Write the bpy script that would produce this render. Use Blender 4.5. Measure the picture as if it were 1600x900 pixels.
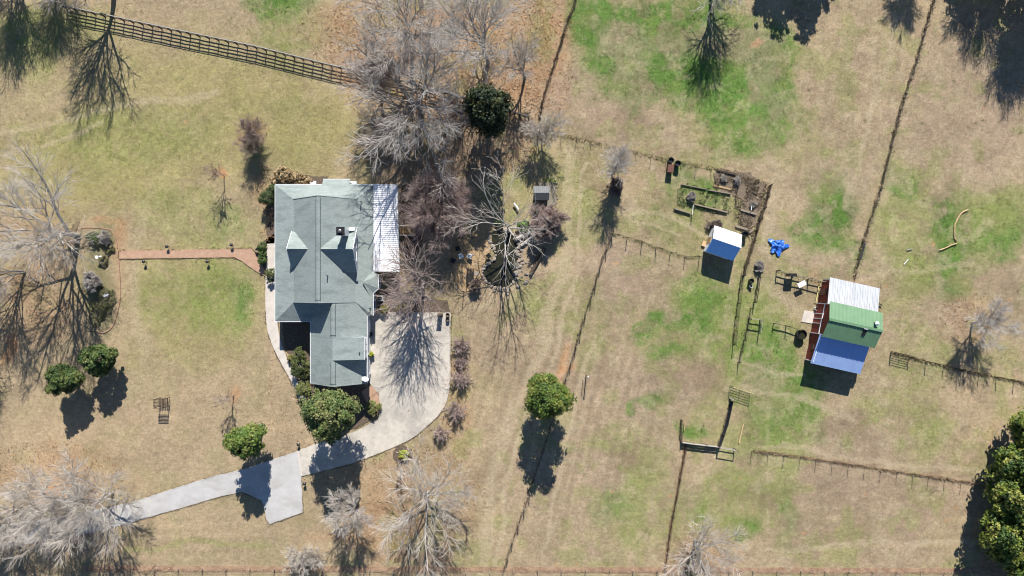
import bpy, bmesh, math, random
import numpy as np
from mathutils import Vector, Matrix
for o in list(bpy.data.objects): bpy.data.objects.remove(o, do_unlink=True)
S = bpy.context.scene; COL = S.collection
# ---------------------------------------------------------------- camera, sky, sun, exposure
H = 90.0                                   # drone height in metres, 12 px of the 1600 px photo per metre on the ground
cam = bpy.data.cameras.new('camera'); cam.sensor_width = 36; cam.lens = 36*1080/1600; cam.clip_end = 5000; cam.clip_start = 1
co = bpy.data.objects.new('camera', cam); COL.objects.link(co); co.location = (0, 0, H); S.camera = co
SUN_EL, SHX, SHY = math.radians(37.3), -0.10, -1.0      # shadows fall towards the bottom of the photo, a little left
w = bpy.data.worlds.new('World'); S.world = w; w.use_nodes = True
nt = w.node_tree; bg = nt.nodes['Background']
sky = nt.nodes.new('ShaderNodeTexSky'); sky.sky_type = 'NISHITA'; sky.sun_disc = False
sky.sun_elevation = SUN_EL; sky.sun_rotation = math.atan2(-SHX, -SHY); sky.altitude = 300; sky.air_density = 1.0; sky.dust_density = 0.0; sky.ozone_density = 5.0
nt.links.new(sky.outputs[0], bg.inputs[0]); bg.inputs[1].default_value = 0.068
sl = bpy.data.lights.new('sun', 'SUN'); sl.energy = 5.0; sl.angle = math.radians(0.53); sl.color = (1, .955, .89)
so = bpy.data.objects.new('sun', sl); COL.objects.link(so)
sd = Vector((SHX, SHY, -math.tan(SUN_EL)*math.hypot(SHX, SHY))).normalized()
so.rotation_euler = sd.to_track_quat('-Z', 'Y').to_euler(); so.location = (0, 60, 60)
S.view_settings.view_transform = 'Standard'; S.view_settings.look = 'None'; S.view_settings.exposure = 0.74; S.view_settings.gamma = 1
S.render.engine = 'CYCLES'; S.cycles.max_bounces = 6; S.cycles.transparent_max_bounces = 8; S.cycles.filter_width = 1.05
# ---------------------------------------------------------------- helpers
def W(px, py, z=0.0):
    """ground position (m) of a point of height z seen at photo pixel px,py"""
    return ((px-800)/1080*(H-z), (450-py)/1080*(H-z))
def P(tx, ty, z): return ((tx-800)/12, (450-ty)/12, z)
rng = np.random.default_rng(7)

def tag(o, label=None, cat=None, group=None, kind=None):
    if label: o['label'] = label
    if cat: o['category'] = cat
    if group: o['group'] = group
    if kind: o['kind'] = kind
    return o
def thing(name, label, cat, loc=(0, 0, 0), group=None):
    o = bpy.data.objects.new(name, None); COL.objects.link(o); o.location = loc; o.empty_display_size = .2
    return tag(o, label, cat, group)
def wloc(o):
    v = Vector((0, 0, 0))
    while o is not None: v = v+o.location; o = o.parent
    return v
def mesh_np(name, V, F, mats, cols=None, smooth=False):
    """V (n,3), F: list of int arrays (m,k)"""
    me = bpy.data.meshes.new(name)
    V = np.asarray(V, np.float32).reshape(-1, 3)
    if not isinstance(F, (list, tuple)): F = [F]
    F = [np.asarray(f, np.int32) for f in F if len(f)]
    me.vertices.add(len(V)); me.vertices.foreach_set('co', V.ravel())
    li = np.concatenate([f.ravel() for f in F]); me.loops.add(len(li)); me.loops.foreach_set('vertex_index', li)
    cnt = np.concatenate([np.full(len(f), f.shape[1], np.int32) for f in F])
    st = np.concatenate([[0], np.cumsum(cnt)[:-1]]).astype(np.int32)
    me.polygons.add(len(cnt)); me.polygons.foreach_set('loop_start', st); me.polygons.foreach_set('loop_total', cnt)
    if smooth: me.polygons.foreach_set('use_smooth', np.ones(len(cnt), bool))
    if cols is not None:
        a = me.color_attributes.new('Col', 'FLOAT_COLOR', 'POINT')
        c = np.ones((len(V), 4), np.float32); c[:, :3] = cols; a.data.foreach_set('color', c.ravel())
    for m in (mats if isinstance(mats, (list, tuple)) else [mats]): me.materials.append(m)
    me.update(calc_edges=True); me.validate()
    return me
def link(name, me, parent=None, loc=(0, 0, 0)):
    o = bpy.data.objects.new(name, me); COL.objects.link(o); o.parent = parent; o.location = loc
    return o
class MB:
    """collects world-space shapes into one mesh"""
    def __init__(s): s.v = []; s.f = []
    def add(s, vs, fs):
        n = len(s.v); s.v += [tuple(p) for p in vs]; s.f += [[i+n for i in f] for f in fs]; return s
    def box(s, c, d, rz=0.0, rx=0.0):
        x, y, z = d[0]/2, d[1]/2, d[2]/2
        M = Matrix.Rotation(rz, 3, 'Z') @ Matrix.Rotation(rx, 3, 'X')
        vs = [Vector(c)+M @ Vector((a*x, b*y, e*z)) for a in (-1, 1) for b in (-1, 1) for e in (-1, 1)]
        return s.add(vs, [[0, 1, 3, 2], [4, 6, 7, 5], [0, 4, 5, 1], [2, 3, 7, 6], [0, 2, 6, 4], [1, 5, 7, 3]])
    def bar(s, a, b, w, h):
        """rectangular bar from a to b; w across, h upright"""
        a = Vector(a); b = Vector(b); d = (b-a).normalized(); up = Vector((0, 0, 1))
        if abs(d.z) > .98: up = Vector((0, 1, 0))
        sx = d.cross(up).normalized()*w/2; sz = sx.cross(d).normalized()*h/2
        vs = [p+i*sx+j*sz for p in (a, b) for i in (-1, 1) for j in (-1, 1)]
        return s.add(vs, [[0, 1, 3, 2], [4, 6, 7, 5], [0, 4, 5, 1], [2, 3, 7, 6], [0, 2, 6, 4], [1, 5, 7, 3]])
    def tube(s, pts, r, k=6, cap=True):
        pts = [Vector(p) for p in pts]; n = len(pts); rr = r if isinstance(r, (list, tuple)) else [r]*n
        vs = []; fs = []
        for i, p in enumerate(pts):
            d = (pts[min(i+1, n-1)]-pts[max(i-1, 0)]).normalized()
            u = d.cross(Vector((0, 0, 1)) if abs(d.z) < .9 else Vector((1, 0, 0))).normalized(); q = d.cross(u)
            for j in range(k):
                a = 2*math.pi*j/k; vs.append(p+(u*math.cos(a)+q*math.sin(a))*rr[i])
        for i in range(n-1):
            for j in range(k): fs.append([i*k+j, i*k+(j+1) % k, (i+1)*k+(j+1) % k, (i+1)*k+j])
        if cap: fs += [list(range(k))[::-1], [(n-1)*k+j for j in range(k)]]
        return s.add(vs, fs)
    def prism(s, poly, dz):
        """polygon of 3-D points (top) with a copy dz lower"""
        n = len(poly); t = [Vector(p) for p in poly]
        ar = sum(t[i].x*t[(i+1) % n].y-t[(i+1) % n].x*t[i].y for i in range(n))
        if ar < 0: t = t[::-1]
        b = [p-Vector((0, 0, dz)) for p in t]
        return s.add(t+b, [list(range(n)), list(range(2*n-1, n-1, -1))]+[[i, i+n, (i+1) % n+n, (i+1) % n] for i in range(n)])
    def wallpoly(s, poly, th):
        """upright polygon given thickness along its normal"""
        t = [Vector(p) for p in poly]; n = len(t)
        nn = (t[1]-t[0]).cross(t[2]-t[0]).normalized()*th/2
        a = [p+nn for p in t]; b = [p-nn for p in t]
        return s.add(a+b, [list(range(n)), list(range(2*n-1, n-1, -1))]+[[i, i+n, (i+1) % n+n, (i+1) % n] for i in range(n)])
    def lathe(s, c, prof, k=16):
        vs = []; fs = []; m = len(prof)
        for (r, z) in prof:
            for j in range(k): a = 2*math.pi*j/k; vs.append((c[0]+r*math.cos(a), c[1]+r*math.sin(a), c[2]+z))
        for i in range(m-1):
            for j in range(k): fs.append([i*k+j, i*k+(j+1) % k, (i+1)*k+(j+1) % k, (i+1)*k+j])
        fs += [list(range(k))[::-1], [(m-1)*k+j for j in range(k)]]
        return s.add(vs, fs)
    def build(s, name, mat, parent=None, bevel=0, smooth=False, loc=None):
        me = bpy.data.meshes.new(name)
        off = wloc(parent) if parent else Vector(loc or (0, 0, 0))
        me.from_pydata([(Vector(p)-off)[:] for p in s.v], [], s.f)
        me.materials.append(mat)
        if smooth: me.polygons.foreach_set('use_smooth', np.ones(len(me.polygons), bool))
        me.update(); o = link(name, me, parent, (0, 0, 0) if parent else off)
        if bevel:
            b = o.modifiers.new('bevel', 'BEVEL'); b.width = bevel; b.segments = 1; b.limit_method = 'ANGLE'
        return o
def B(*a, **k): return MB().box(*a, **k)
# ---------------------------------------------------------------- materials
def mat(name, col, rough=.85, col2=None, scale=3.0, amt=1.0, bump=0.0, bscale=None, metal=0.0, attr=False, spec=.3, stretch=None, trans=0.0, detail=6, ramp=(.35, .65), stain=None):
    m = bpy.data.materials.new(name); m.use_nodes = True; t = m.node_tree; N = t.nodes; L = t.links
    b = N['Principled BSDF']; b.inputs['Roughness'].default_value = rough; b.inputs['Metallic'].default_value = metal
    b.inputs['Specular IOR Level'].default_value = spec
    tc = N.new('ShaderNodeTexCoord'); vec = tc.outputs['Object']
    g = N.new('ShaderNodeNewGeometry'); vec = g.outputs['Position']
    if stretch:
        mp = N.new('ShaderNodeMapping'); mp.inputs['Scale'].default_value = stretch; L.new(vec, mp.inputs[0]); vec = mp.outputs[0]
    n = N.new('ShaderNodeTexNoise'); n.inputs['Scale'].default_value = scale; n.inputs['Detail'].default_value = detail; n.inputs['Roughness'].default_value = .62; L.new(vec, n.inputs['Vector'])
    r = N.new('ShaderNodeMapRange'); r.inputs[1].default_value = ramp[0]; r.inputs[2].default_value = ramp[1]; L.new(n.outputs[0], r.inputs[0])
    mx = N.new('ShaderNodeMix'); mx.data_type = 'RGBA'; L.new(r.outputs[0], mx.inputs[0])
    c2 = col2 or tuple(c*.72 for c in col)
    if attr:
        a = N.new('ShaderNodeVertexColor'); a.layer_name = 'Col'
        h1 = N.new('ShaderNodeHueSaturation'); h1.inputs['Value'].default_value = 1+.22*amt; L.new(a.outputs[0], h1.inputs['Color'])
        h2 = N.new('ShaderNodeHueSaturation'); h2.inputs['Value'].default_value = 1-.25*amt; L.new(a.outputs[0], h2.inputs['Color'])
        L.new(h1.outputs[0], mx.inputs[6]); L.new(h2.outputs[0], mx.inputs[7])
    else:
        mx.inputs[6].default_value = (*col, 1); mx.inputs[7].default_value = (*c2, 1)
    out = mx.outputs[2]
    if stain:
        sc, lo, hi, am, scol, sst = stain
        m3 = N.new('ShaderNodeMapping'); m3.inputs['Scale'].default_value = sst; m3.inputs['Location'].default_value = (3.1, 7.7, 0); L.new(g.outputs['Position'], m3.inputs[0])
        n3 = N.new('ShaderNodeTexNoise'); n3.inputs['Scale'].default_value = sc; n3.inputs['Detail'].default_value = 9; n3.inputs['Roughness'].default_value = .65; L.new(m3.outputs[0], n3.inputs['Vector'])
        r3 = N.new('ShaderNodeMapRange'); r3.inputs[1].default_value = lo; r3.inputs[2].default_value = hi; r3.inputs[4].default_value = am; L.new(n3.outputs[0], r3.inputs[0])
        x3 = N.new('ShaderNodeMix'); x3.data_type = 'RGBA'; L.new(r3.outputs[0], x3.inputs[0]); L.new(out, x3.inputs[6]); x3.inputs[7].default_value = (*scol, 1); out = x3.outputs[2]
    L.new(out, b.inputs['Base Color'])
    if bump:
        n2 = N.new('ShaderNodeTexNoise'); n2.inputs['Scale'].default_value = bscale or scale*6; n2.inputs['Detail'].default_value = 4; L.new(vec, n2.inputs['Vector'])
        bp = N.new('ShaderNodeBump'); bp.inputs['Strength'].default_value = bump; bp.inputs['Distance'].default_value = .05; L.new(n2.outputs[0], bp.inputs['Height']); L.new(bp.outputs[0], b.inputs['Normal'])
    return m
M = {}
M['roof'] = mat('shingle_grey_green', (.29, .33, .315), .9, (.225, .265, .255), scale=2.2, bump=.5, bscale=14, stretch=(1, 3.0, 1), detail=9, stain=(.35, .48, .68, .7, (.145, .175, .17), (.8, 2.6, 1)))
M['white'] = mat('white_paint', (.78, .79, .80), .5, (.68, .69, .70), scale=1.5)
M['siding'] = mat('white_siding', (.72, .74, .77), .6, (.64, .66, .69), scale=1.2)
M['wmetal'] = mat('white_metal_roof', (.82, .83, .85), .45, (.72, .73, .74), scale=.7, metal=.0, stain=(.8, .55, .75, .4, (.5, .44, .38), (1, 3, 1)), spec=.6)
M['galv'] = mat('galvanised_metal', (.56, .57, .58), .40, (.40, .42, .44), scale=.9, metal=.3, stretch=(4, .5, 1), stain=(1.2, .55, .72, .6, (.36, .31, .27), (3, .6, 1)), spec=.6)
M['galv2'] = mat('sky_tinted_galvanised_metal', (.46, .62, .93), .30, (.41, .56, .86), scale=.8, metal=.55, spec=.6)  # lower lean-to: sky blue of the shaded metal mixed into its base colour
M['skymetal'] = mat('sky_tinted_metal_roof', (.26, .50, .84), .35, (.22, .44, .78), scale=.8, metal=.25, spec=.6)  # shed's lower slope: blue sky reflection put into the base colour
M['vent'] = mat('ridge_vent_edge', (.12, .145, .135), .8)
M['gmetal'] = mat('green_metal_roof', (.14, .25, .135), .5, (.115, .215, .118), scale=.8, spec=.4)
M['red'] = mat('barn_red_boards', (.23, .045, .03), .8, (.16, .035, .025), scale=4, stretch=(6, 6, .8))
M['wood'] = mat('weathered_wood', (.28, .235, .18), .85, (.19, .155, .115), scale=3, stretch=(2, 2, 2))
M['dwood'] = mat('dark_wood', (.10, .072, .05), .9, (.06, .045, .034), scale=4)
M['bwood'] = mat('black_board', (.012, .012, .013), .8, (.022, .021, .02), scale=3)
M['gwood'] = mat('silvered_wood', (.40, .38, .35), .85, (.28, .26, .23), scale=4)
M['tan'] = mat('tan_wood', (.42, .29, .16), .8, (.33, .21, .11), scale=4)
M['conc'] = mat('pale_concrete', (.53, .485, .42), .9, (.44, .40, .345), scale=1.5, stain=(.28, .44, .64, .7, (.27, .25, .22), (1, 1, 1)), bump=.2, bscale=9, detail=9)
M['conc2'] = mat('grey_concrete', (.46, .45, .435), .9, (.40, .39, .38), stain=(.3, .46, .66, .6, (.30, .28, .25), (1, 1.6, 1)), scale=.7, bump=.15, bscale=9, detail=9)
M['conc3'] = mat('walk_concrete', (.56, .51, .455), .9, (.47, .425, .375), scale=1.2, bump=.15, bscale=9)
M['black'] = mat('black_plastic', (.015, .016, .018), .45, spec=.5)
M['dmetal'] = mat('dark_metal', (.03, .03, .032), .5, metal=.3)
M['steel'] = mat('steel', (.25, .25, .25), .45, metal=.8)
M['glass'] = mat('window_glass', (.05, .08, .13), .08, spec=.9)
M['mulch'] = mat('bark_mulch', (.085, .062, .045), .95, (.15, .115, .085), scale=5, bump=.8, bscale=18)
M['soil'] = mat('bare_soil', (.21, .16, .11), .95, (.13, .10, .075), scale=2.5, bump=.8, bscale=12)
M['sand'] = mat('tan_gravel', (.40, .28, .155), .95, (.29, .20, .11), scale=2.5, bump=.5, bscale=16)
M['rock'] = mat('pale_rock', (.31, .27, .225), .9, (.19, .16, .13), scale=3, bump=.5)
M['water'] = mat('pond_water', (.016, .018, .009), .1, (.035, .032, .018), scale=1.2, spec=.5)
M['bark'] = mat('grey_bark', (.33, .30, .27), .9, (.20, .18, .16), scale=4, bump=.6)
M['pale'] = mat('pale_bark', (.44, .41, .375), .9, (.30, .275, .25), scale=4, bump=.4)
M['twig'] = mat('grey_twig', (.54, .50, .46), .9, (.40, .365, .33), scale=.8)
M['ptwig'] = mat('pale_twig', (.56, .51, .45), .9, (.41, .365, .32), scale=.8)
M['btwig'] = mat('brown_twig', (.33, .26, .22), .9, (.24, .185, .155), scale=.8)
M['rtwig'] = mat('reddish_twig', (.43, .335, .30), .9, (.33, .255, .23), scale=.6)
M['leaf'] = mat('leaf', (1, 1, 1), .58, attr=True, scale=2.5, amt=.8, spec=.25)
M['litter'] = mat('dry_leaf', (1, 1, 1), .85, attr=True, scale=3, amt=.4)
M['blue'] = mat('blue_tarp', (.03, .16, .62), .4, (.025, .12, .5), scale=4, spec=.5)
M['orange'] = mat('orange_mesh', (.58, .40, .22), .85, (.46, .32, .18), scale=5)
M['ubox'] = mat('utility_green', (.12, .20, .13), .6, (.10, .165, .11), scale=3)
M['yellow'] = mat('yellow_plastic', (.62, .55, .22), .5)
M['rust'] = mat('rusty_red', (.16, .07, .05), .85, (.10, .05, .04), scale=6)
# brick paving
def brickmat():
    m = bpy.data.materials.new('brick_paving'); m.use_nodes = True; t = m.node_tree; N = t.nodes; L = t.links; b = N['Principled BSDF']
    g = N.new('ShaderNodeNewGeometry'); br = N.new('ShaderNodeTexBrick'); br.inputs['Scale'].default_value = 1.0
    br.inputs['Brick Width'].default_value = .2; br.inputs['Row Height'].default_value = .1; br.inputs['Mortar Size'].default_value = .008
    br.inputs['Color1'].default_value = (.44, .255, .165, 1); br.inputs['Color2'].default_value = (.36, .205, .135, 1); br.inputs['Mortar'].default_value = (.30, .24, .18, 1)
    L.new(g.outputs['Position'], br.inputs['Vector'])
    n = N.new('ShaderNodeTexNoise'); n.inputs['Scale'].default_value = 1.6; n.inputs['Detail'].default_value = 8; L.new(g.outputs['Position'], n.inputs['Vector'])
    mx = N.new('ShaderNodeMix'); mx.data_type = 'RGBA'; mx.blend_type = 'MIX'
    r = N.new('ShaderNodeMapRange'); r.inputs[1].default_value = .45; r.inputs[2].default_value = .75; r.inputs[4].default_value = .6; L.new(n.outputs[0], r.inputs[0]); L.new(r.outputs[0], mx.inputs[0])
    L.new(br.outputs[0], mx.inputs[6]); mx.inputs[7].default_value = (.46, .33, .22, 1); L.new(mx.outputs[2], b.inputs['Base Color']); b.inputs['Roughness'].default_value = .9
    return m
M['brick'] = brickmat()
# ---------------------------------------------------------------- noise + ground colour field (in photo pixels on the ground, 12 px = 1 m)
def vnoise(x, y, cell, seed):
    r = np.random.default_rng(seed); n = 257; tab = r.random((n, n)).astype(np.float32)
    u = x/cell+1000.0; v = y/cell+1000.0; i = np.floor(u).astype(int); j = np.floor(v).astype(int); fu = u-i; fv = v-j
    fu = fu*fu*(3-2*fu); fv = fv*fv*(3-2*fv); i0 = i % n; j0 = j % n; i1 = (i+1) % n; j1 = (j+1) % n
    return (tab[i0, j0]*(1-fu)+tab[i1, j0]*fu)*(1-fv)+(tab[i0, j1]*(1-fu)+tab[i1, j1]*fu)*fv
def fbm(x, y, cell, seed, o=4):
    s = 0; a = 1; t = 0
    for k in range(o): s = s+a*vnoise(x, y, cell/2**k, seed+k*13); t += a; a *= .55
    return s/t
def sstep(a, b, x):
    t = np.clip((x-a)/(b-a), 0, 1); return t*t*(3-2*t)
TAN = np.array((.338, .258, .162)); TAN2 = np.array((.298, .233, .145)); OLV = np.array((.258, .235, .094)); GRN = np.array((.098, .178, .038)); YGR = np.array((.190, .228, .064))
BRN = np.array((.225, .165, .110)); PNK = np.array((.300, .222, .158)); LIT = np.array((.325, .200, .115)); CLY = np.array((.40, .21, .105)); DRK = np.array((.115, .105, .055))
ZON = [  # colour, centre px, radii px, weight, patchiness
 (OLV, 270, 180, 330, 130, .62, .3), (OLV, 130, 260, 200, 90, .55, .3), (OLV, 290, 470, 130, 120, .6, .4), (TAN, 60, 150, 110, 40, .55, .2), (OLV, 490, 220, 80, 90, .5, .3),
 (TAN, 120, 680, 180, 90, .9, .1), (TAN, 300, 640, 180, 70, .75, .2), (TAN, 330, 850, 200, 60, .8, .2), (YGR, 340, 460, 60, 75, .7, .5), (YGR, 250, 470, 60, 50, .35, .5), (GRN, 375, 475, 22, 40, .5, .6),
 (YGR, 300, 340, 130, 50, .4, .5), (YGR, 200, 210, 160, 50, .3, .5), (GRN, 440, 8, 55, 22, .75, .5), (YGR, 460, 50, 60, 40, .6, .5), (YGR, 110, 40, 90, 40, .5, .5),
 (GRN, 360, 345, 30, 30, .25, .6), (TAN, 450, 690, 60, 60, .8, .1),
 (PNK, 930, 150, 110, 70, .75, .25), (PNK, 950, 200, 130, 25, .6, .3), (PNK, 880, 640, 130, 230, .4, .3), (PNK, 960, 440, 60, 70, .6, .3), (PNK, 1010, 460, 60, 40, .4, .3),
 (YGR, 1080, 70, 190, 110, .35, .5), (YGR, 1160, 190, 110, 60, .5, .5), (GRN, 930, 30, 36, 55, .85, .7), (GRN, 970, 95, 50, 40, .8, .8), (GRN, 1010, 40, 80, 60, .72, .8), (GRN, 1050, 110, 90, 55, .8, .8), (GRN, 1100, 40, 60, 60, .55, .8),
 (GRN, 1150, 150, 70, 60, .75, .8), (GRN, 1200, 110, 50, 70, .9, .6), (GRN, 1165, 210, 60, 40, .5, .8), (GRN, 985, 150, 30, 25, .5, .8),
 (YGR, 1240, 230, 70, 50, .3, .6), (GRN, 1085, 85, 150, 85, .42, .6), (GRN, 1170, 165, 85, 70, .45, .6), (GRN, 950, 60, 60, 60, .45, .6), (GRN, 1140, 530, 110, 80, .32, .7), (GRN, 1530, 380, 60, 60, .4, .7), (BRN, 1400, 770, 160, 50, .4, .3), (BRN, 1340, 668, 70, 30, .5, .3), (PNK, 980, 760, 90, 110, .4, .3), (BRN, 940, 185, 110, 28, .4, .3), (GRN, 1300, 330, 52, 66, .95, .5), (GRN, 1275, 370, 45, 40, .55, .8), (GRN, 1335, 400, 25, 25, .6, .7), (YGR, 1420, 340, 60, 110, .55, .4), (GRN, 1410, 290, 35, 25, .5, .8),
 (GRN, 1500, 360, 55, 65, .75, .75), (GRN, 1480, 415, 35, 45, .75, .7), (YGR, 1560, 340, 60, 70, .7, .4), (GRN, 1570, 370, 40, 40, .5, .8), (YGR, 1420, 430, 50, 40, .6, .5), (GRN, 1490, 455, 30, 25, .4, .7),
 (PNK, 1560, 150, 90, 130, .55, .2), (PNK, 1480, 220, 90, 60, .35, .3), (BRN, 1560, 430, 60, 40, .35, .3), (BRN, 1590, 480, 40, 40, .4, .3),
 (YGR, 1090, 520, 110, 90, .55, .6), (GRN, 1025, 500, 22, 18, .8, .7), (GRN, 1080, 490, 45, 40, .65, .8), (GRN, 1110, 465, 40, 25, .6, .8), (GRN, 1000, 520, 20, 16, .5, .8), (GRN, 1040, 545, 40, 20, .5, .8),
 (YGR, 1200, 480, 90, 90, .65, .5), (YGR, 1190, 590, 110, 70, .8, .5), (GRN, 1200, 560, 60, 50, .55, .8), (GRN, 1240, 620, 60, 40, .5, .8), (GRN, 1230, 670, 70, 50, .55, .8), (GRN, 1280, 430, 50, 20, .4, .8),
 (YGR, 1390, 640, 60, 40, .5, .6), (YGR, 1440, 560, 60, 60, .45, .5), (YGR, 1440, 690, 60, 35, .5, .6), (GRN, 1280, 685, 20, 12, .6, .5), (GRN, 1322, 690, 12, 8, .5, .5),
 (BRN, 1065, 590, 75, 40, .7, .3), (PNK, 1010, 610, 90, 60, .5, .3), (BRN, 1325, 668, 48, 25, .75, .3), (BRN, 985, 720, 45, 30, .65, .3), (BRN, 990, 830, 30, 18, .6, .3), (BRN, 1210, 780, 45, 30, .7, .3),
 (BRN, 1310, 770, 75, 28, .45, .3), (BRN, 1360, 830, 120, 26, .45, .3), (BRN, 1370, 710, 70, 15, .4, .3), (PNK, 1330, 750, 180, 70, .35, .3), (GRN, 1088, 672, 28, 16, .95, .3), (YGR, 1150, 690, 60, 40, .5, .5),
 (GRN, 1090, 790, 36, 30, .55, .8), (GRN, 1160, 825, 32, 18, .65, .7), (YGR, 1130, 790, 90, 60, .5, .5), (YGR, 1010, 800, 70, 70, .55, .4), (GRN, 955, 800, 36, 26, .35, .8), (YGR, 970, 690, 50, 30, .5, .5), (GRN, 1230, 800, 15, 40, .45, .7), (YGR, 1220, 720, 50, 60, .45, .5),
 (GRN, 1020, 625, 28, 18, .55, .8), (GRN, 990, 640, 16, 16, .5, .8), (YGR, 930, 490, 35, 60, .3, .5), (YGR, 1080, 350, 130, 60, .42, .5), (GRN, 1095, 305, 45, 32, .7, .6), (GRN, 1055, 265, 18, 30, .5, .6), (GRN, 1090, 440, 25, 12, .5, .8),
 (YGR, 900, 290, 45, 110, .35, .4), (YGR, 860, 480, 50, 50, .4, .6), (GRN, 850, 290, 15, 12, .7, .4), (YGR, 790, 300, 40, 60, .5, .4), (TAN, 880, 400, 30, 80, .3, .3),
 (LIT, 690, 40, 170, 70, .95, .3), (LIT, 560, 80, 70, 50, .75, .4), (LIT, 690, 140, 150, 70, .85, .3), (LIT, 865, 60, 34, 110, .8, .3), (LIT, 820, 130, 40, 60, .8, .2), (LIT, 700, 220, 140, 60, .65, .3), (LIT, 530, 40, 60, 40, .4, .5),
 (BRN, 690, 250, 120, 40, .6, .2), (BRN, 740, 230, 60, 60, .5, .2), (LIT, 650, 790, 110, 90, .45, .4), (LIT, 590, 830, 60, 50, .5, .3), (LIT, 80, 740, 110, 50, .5, .4), (CLY, 95, 765, 70, 22, .5, .7), (LIT, 50, 380, 80, 70, .35, .5), (np.array((.15, .145, .08)), 160, 385, 26, 28, .85, .3), (np.array((.17, .16, .085)), 158, 455, 30, 62, .75, .4), (LIT, 60, 470, 70, 70, .45, .5), (CLY, 12, 540, 16, 26, .9, .2),
 (LIT, 1520, 495, 50, 40, .5, .4), (BRN, 1500, 490, 40, 35, .45, .3), (CLY, 1180, 73, 10, 7, .8, .2), (CLY, 892, 582, 18, 10, .9, .2), (CLY, 880, 575, 10, 30, .6, .2), (CLY, 1270, 430, 10, 20, .4, .3), (CLY, 352, 271, 11, 10, .9, .1), (CLY, 366, 616, 13, 12, .55, .2),
 (CLY, 185, 375, 8, 24, .6, .2), (CLY, 190, 400, 10, 60, .35, .2), (TAN, 197, 430, 22, 130, .6, .2), (CLY, 165, 350, 35, 8, .4, .3), (LIT, 395, 205, 26, 22, .6, .2), (LIT, 967, 265, 15, 20, .5, .3), (TAN, 1255, 460, 40, 30, .5, .3),
 (LIT, 1590, 860, 60, 60, .8, .1), (CLY, 1540, 840, 16, 50, .5, .3), (LIT, 1095, 860, 60, 40, .5, .3), (LIT, 710, 640, 22, 90, .5, .3), (LIT, 425, 360, 18, 60, .6, .2), (LIT, 420, 300, 16, 40, .5, .2),
 (YGR, 40, 60, 60, 60, .45, .4), (BRN, 800, 400, 60, 60, .25, .3), (BRN, 640, 250, 100, 30, .4, .3), (CLY, 1545, 700, 10, 30, .35, .3)]
STR = [(880, 660, 170, 260, .22), (940, 700, 110, 200, .25), (960, 200, 140, 50, -.15), (1400, 830, 200, 60, -.06), (1380, 740, 160, 40, -.17), (770, 650, 70, 180, .28), (300, 860, 160, 50, -.05), (200, 200, 180, 100, 1.1), (1350, 120, 120, 90, .2)]
SPOT = []
PAL = np.array((.41, .335, .225))
TRK = [([(892, 230), (886, 330), (876, 430), (850, 540), (800, 640), (770, 740), (752, 890)], 13, PAL, .40), ([(915, 250), (905, 340), (892, 440), (868, 550), (822, 650), (792, 750), (772, 890)], 5, PAL, .4),
 ([(1130, 605), (1200, 612), (1270, 630), (1340, 660)], 6, PAL, .4), ([(1145, 560), (1200, 580), (1260, 590)], 5, PAL, .35), ([(1190, 440), (1230, 470), (1262, 495)], 9, PAL, .35), ([(1345, 440), (1400, 430), (1460, 420), (1520, 410)], 8, PAL, .3),
 ([(985, 330), (1030, 335), (1070, 350), (1100, 370)], 6, PAL, .4), ([(960, 330), (1000, 350), (1060, 365)], 3, PAL, .4), ([(1210, 300), (1205, 345), (1195, 390)], 10, PAL, .4), ([(1400, 20), (1385, 100), (1365, 180), (1345, 260), (1320, 330)], 6, PAL, .35),
 ([(0, 205), (120, 185), (220, 160), (330, 150)], 7, PAL, .4), ([(0, 240), (80, 225), (160, 195)], 5, PAL, .4), ([(200, 860), (300, 850), (420, 852)], 7, YGR, .35), ([(480, 840), (560, 850), (700, 880)], 8, LIT, .4),
 ([(930, 520), (905, 620), (880, 720), (850, 850)], 5, PAL, .35), ([(955, 520), (930, 620), (905, 720), (875, 850)], 4, BRN, .35), ([(1200, 860), (1320, 852), (1450, 850), (1540, 848)], 6, PAL, .35), ([(1190, 700), (1330, 712), (1450, 728), (1545, 740)], 6, PAL, .4), ([(225, 330), (215, 400), (212, 500), (225, 560)], 12, PAL, .25)]
_r = np.random.default_rng(5)
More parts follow.
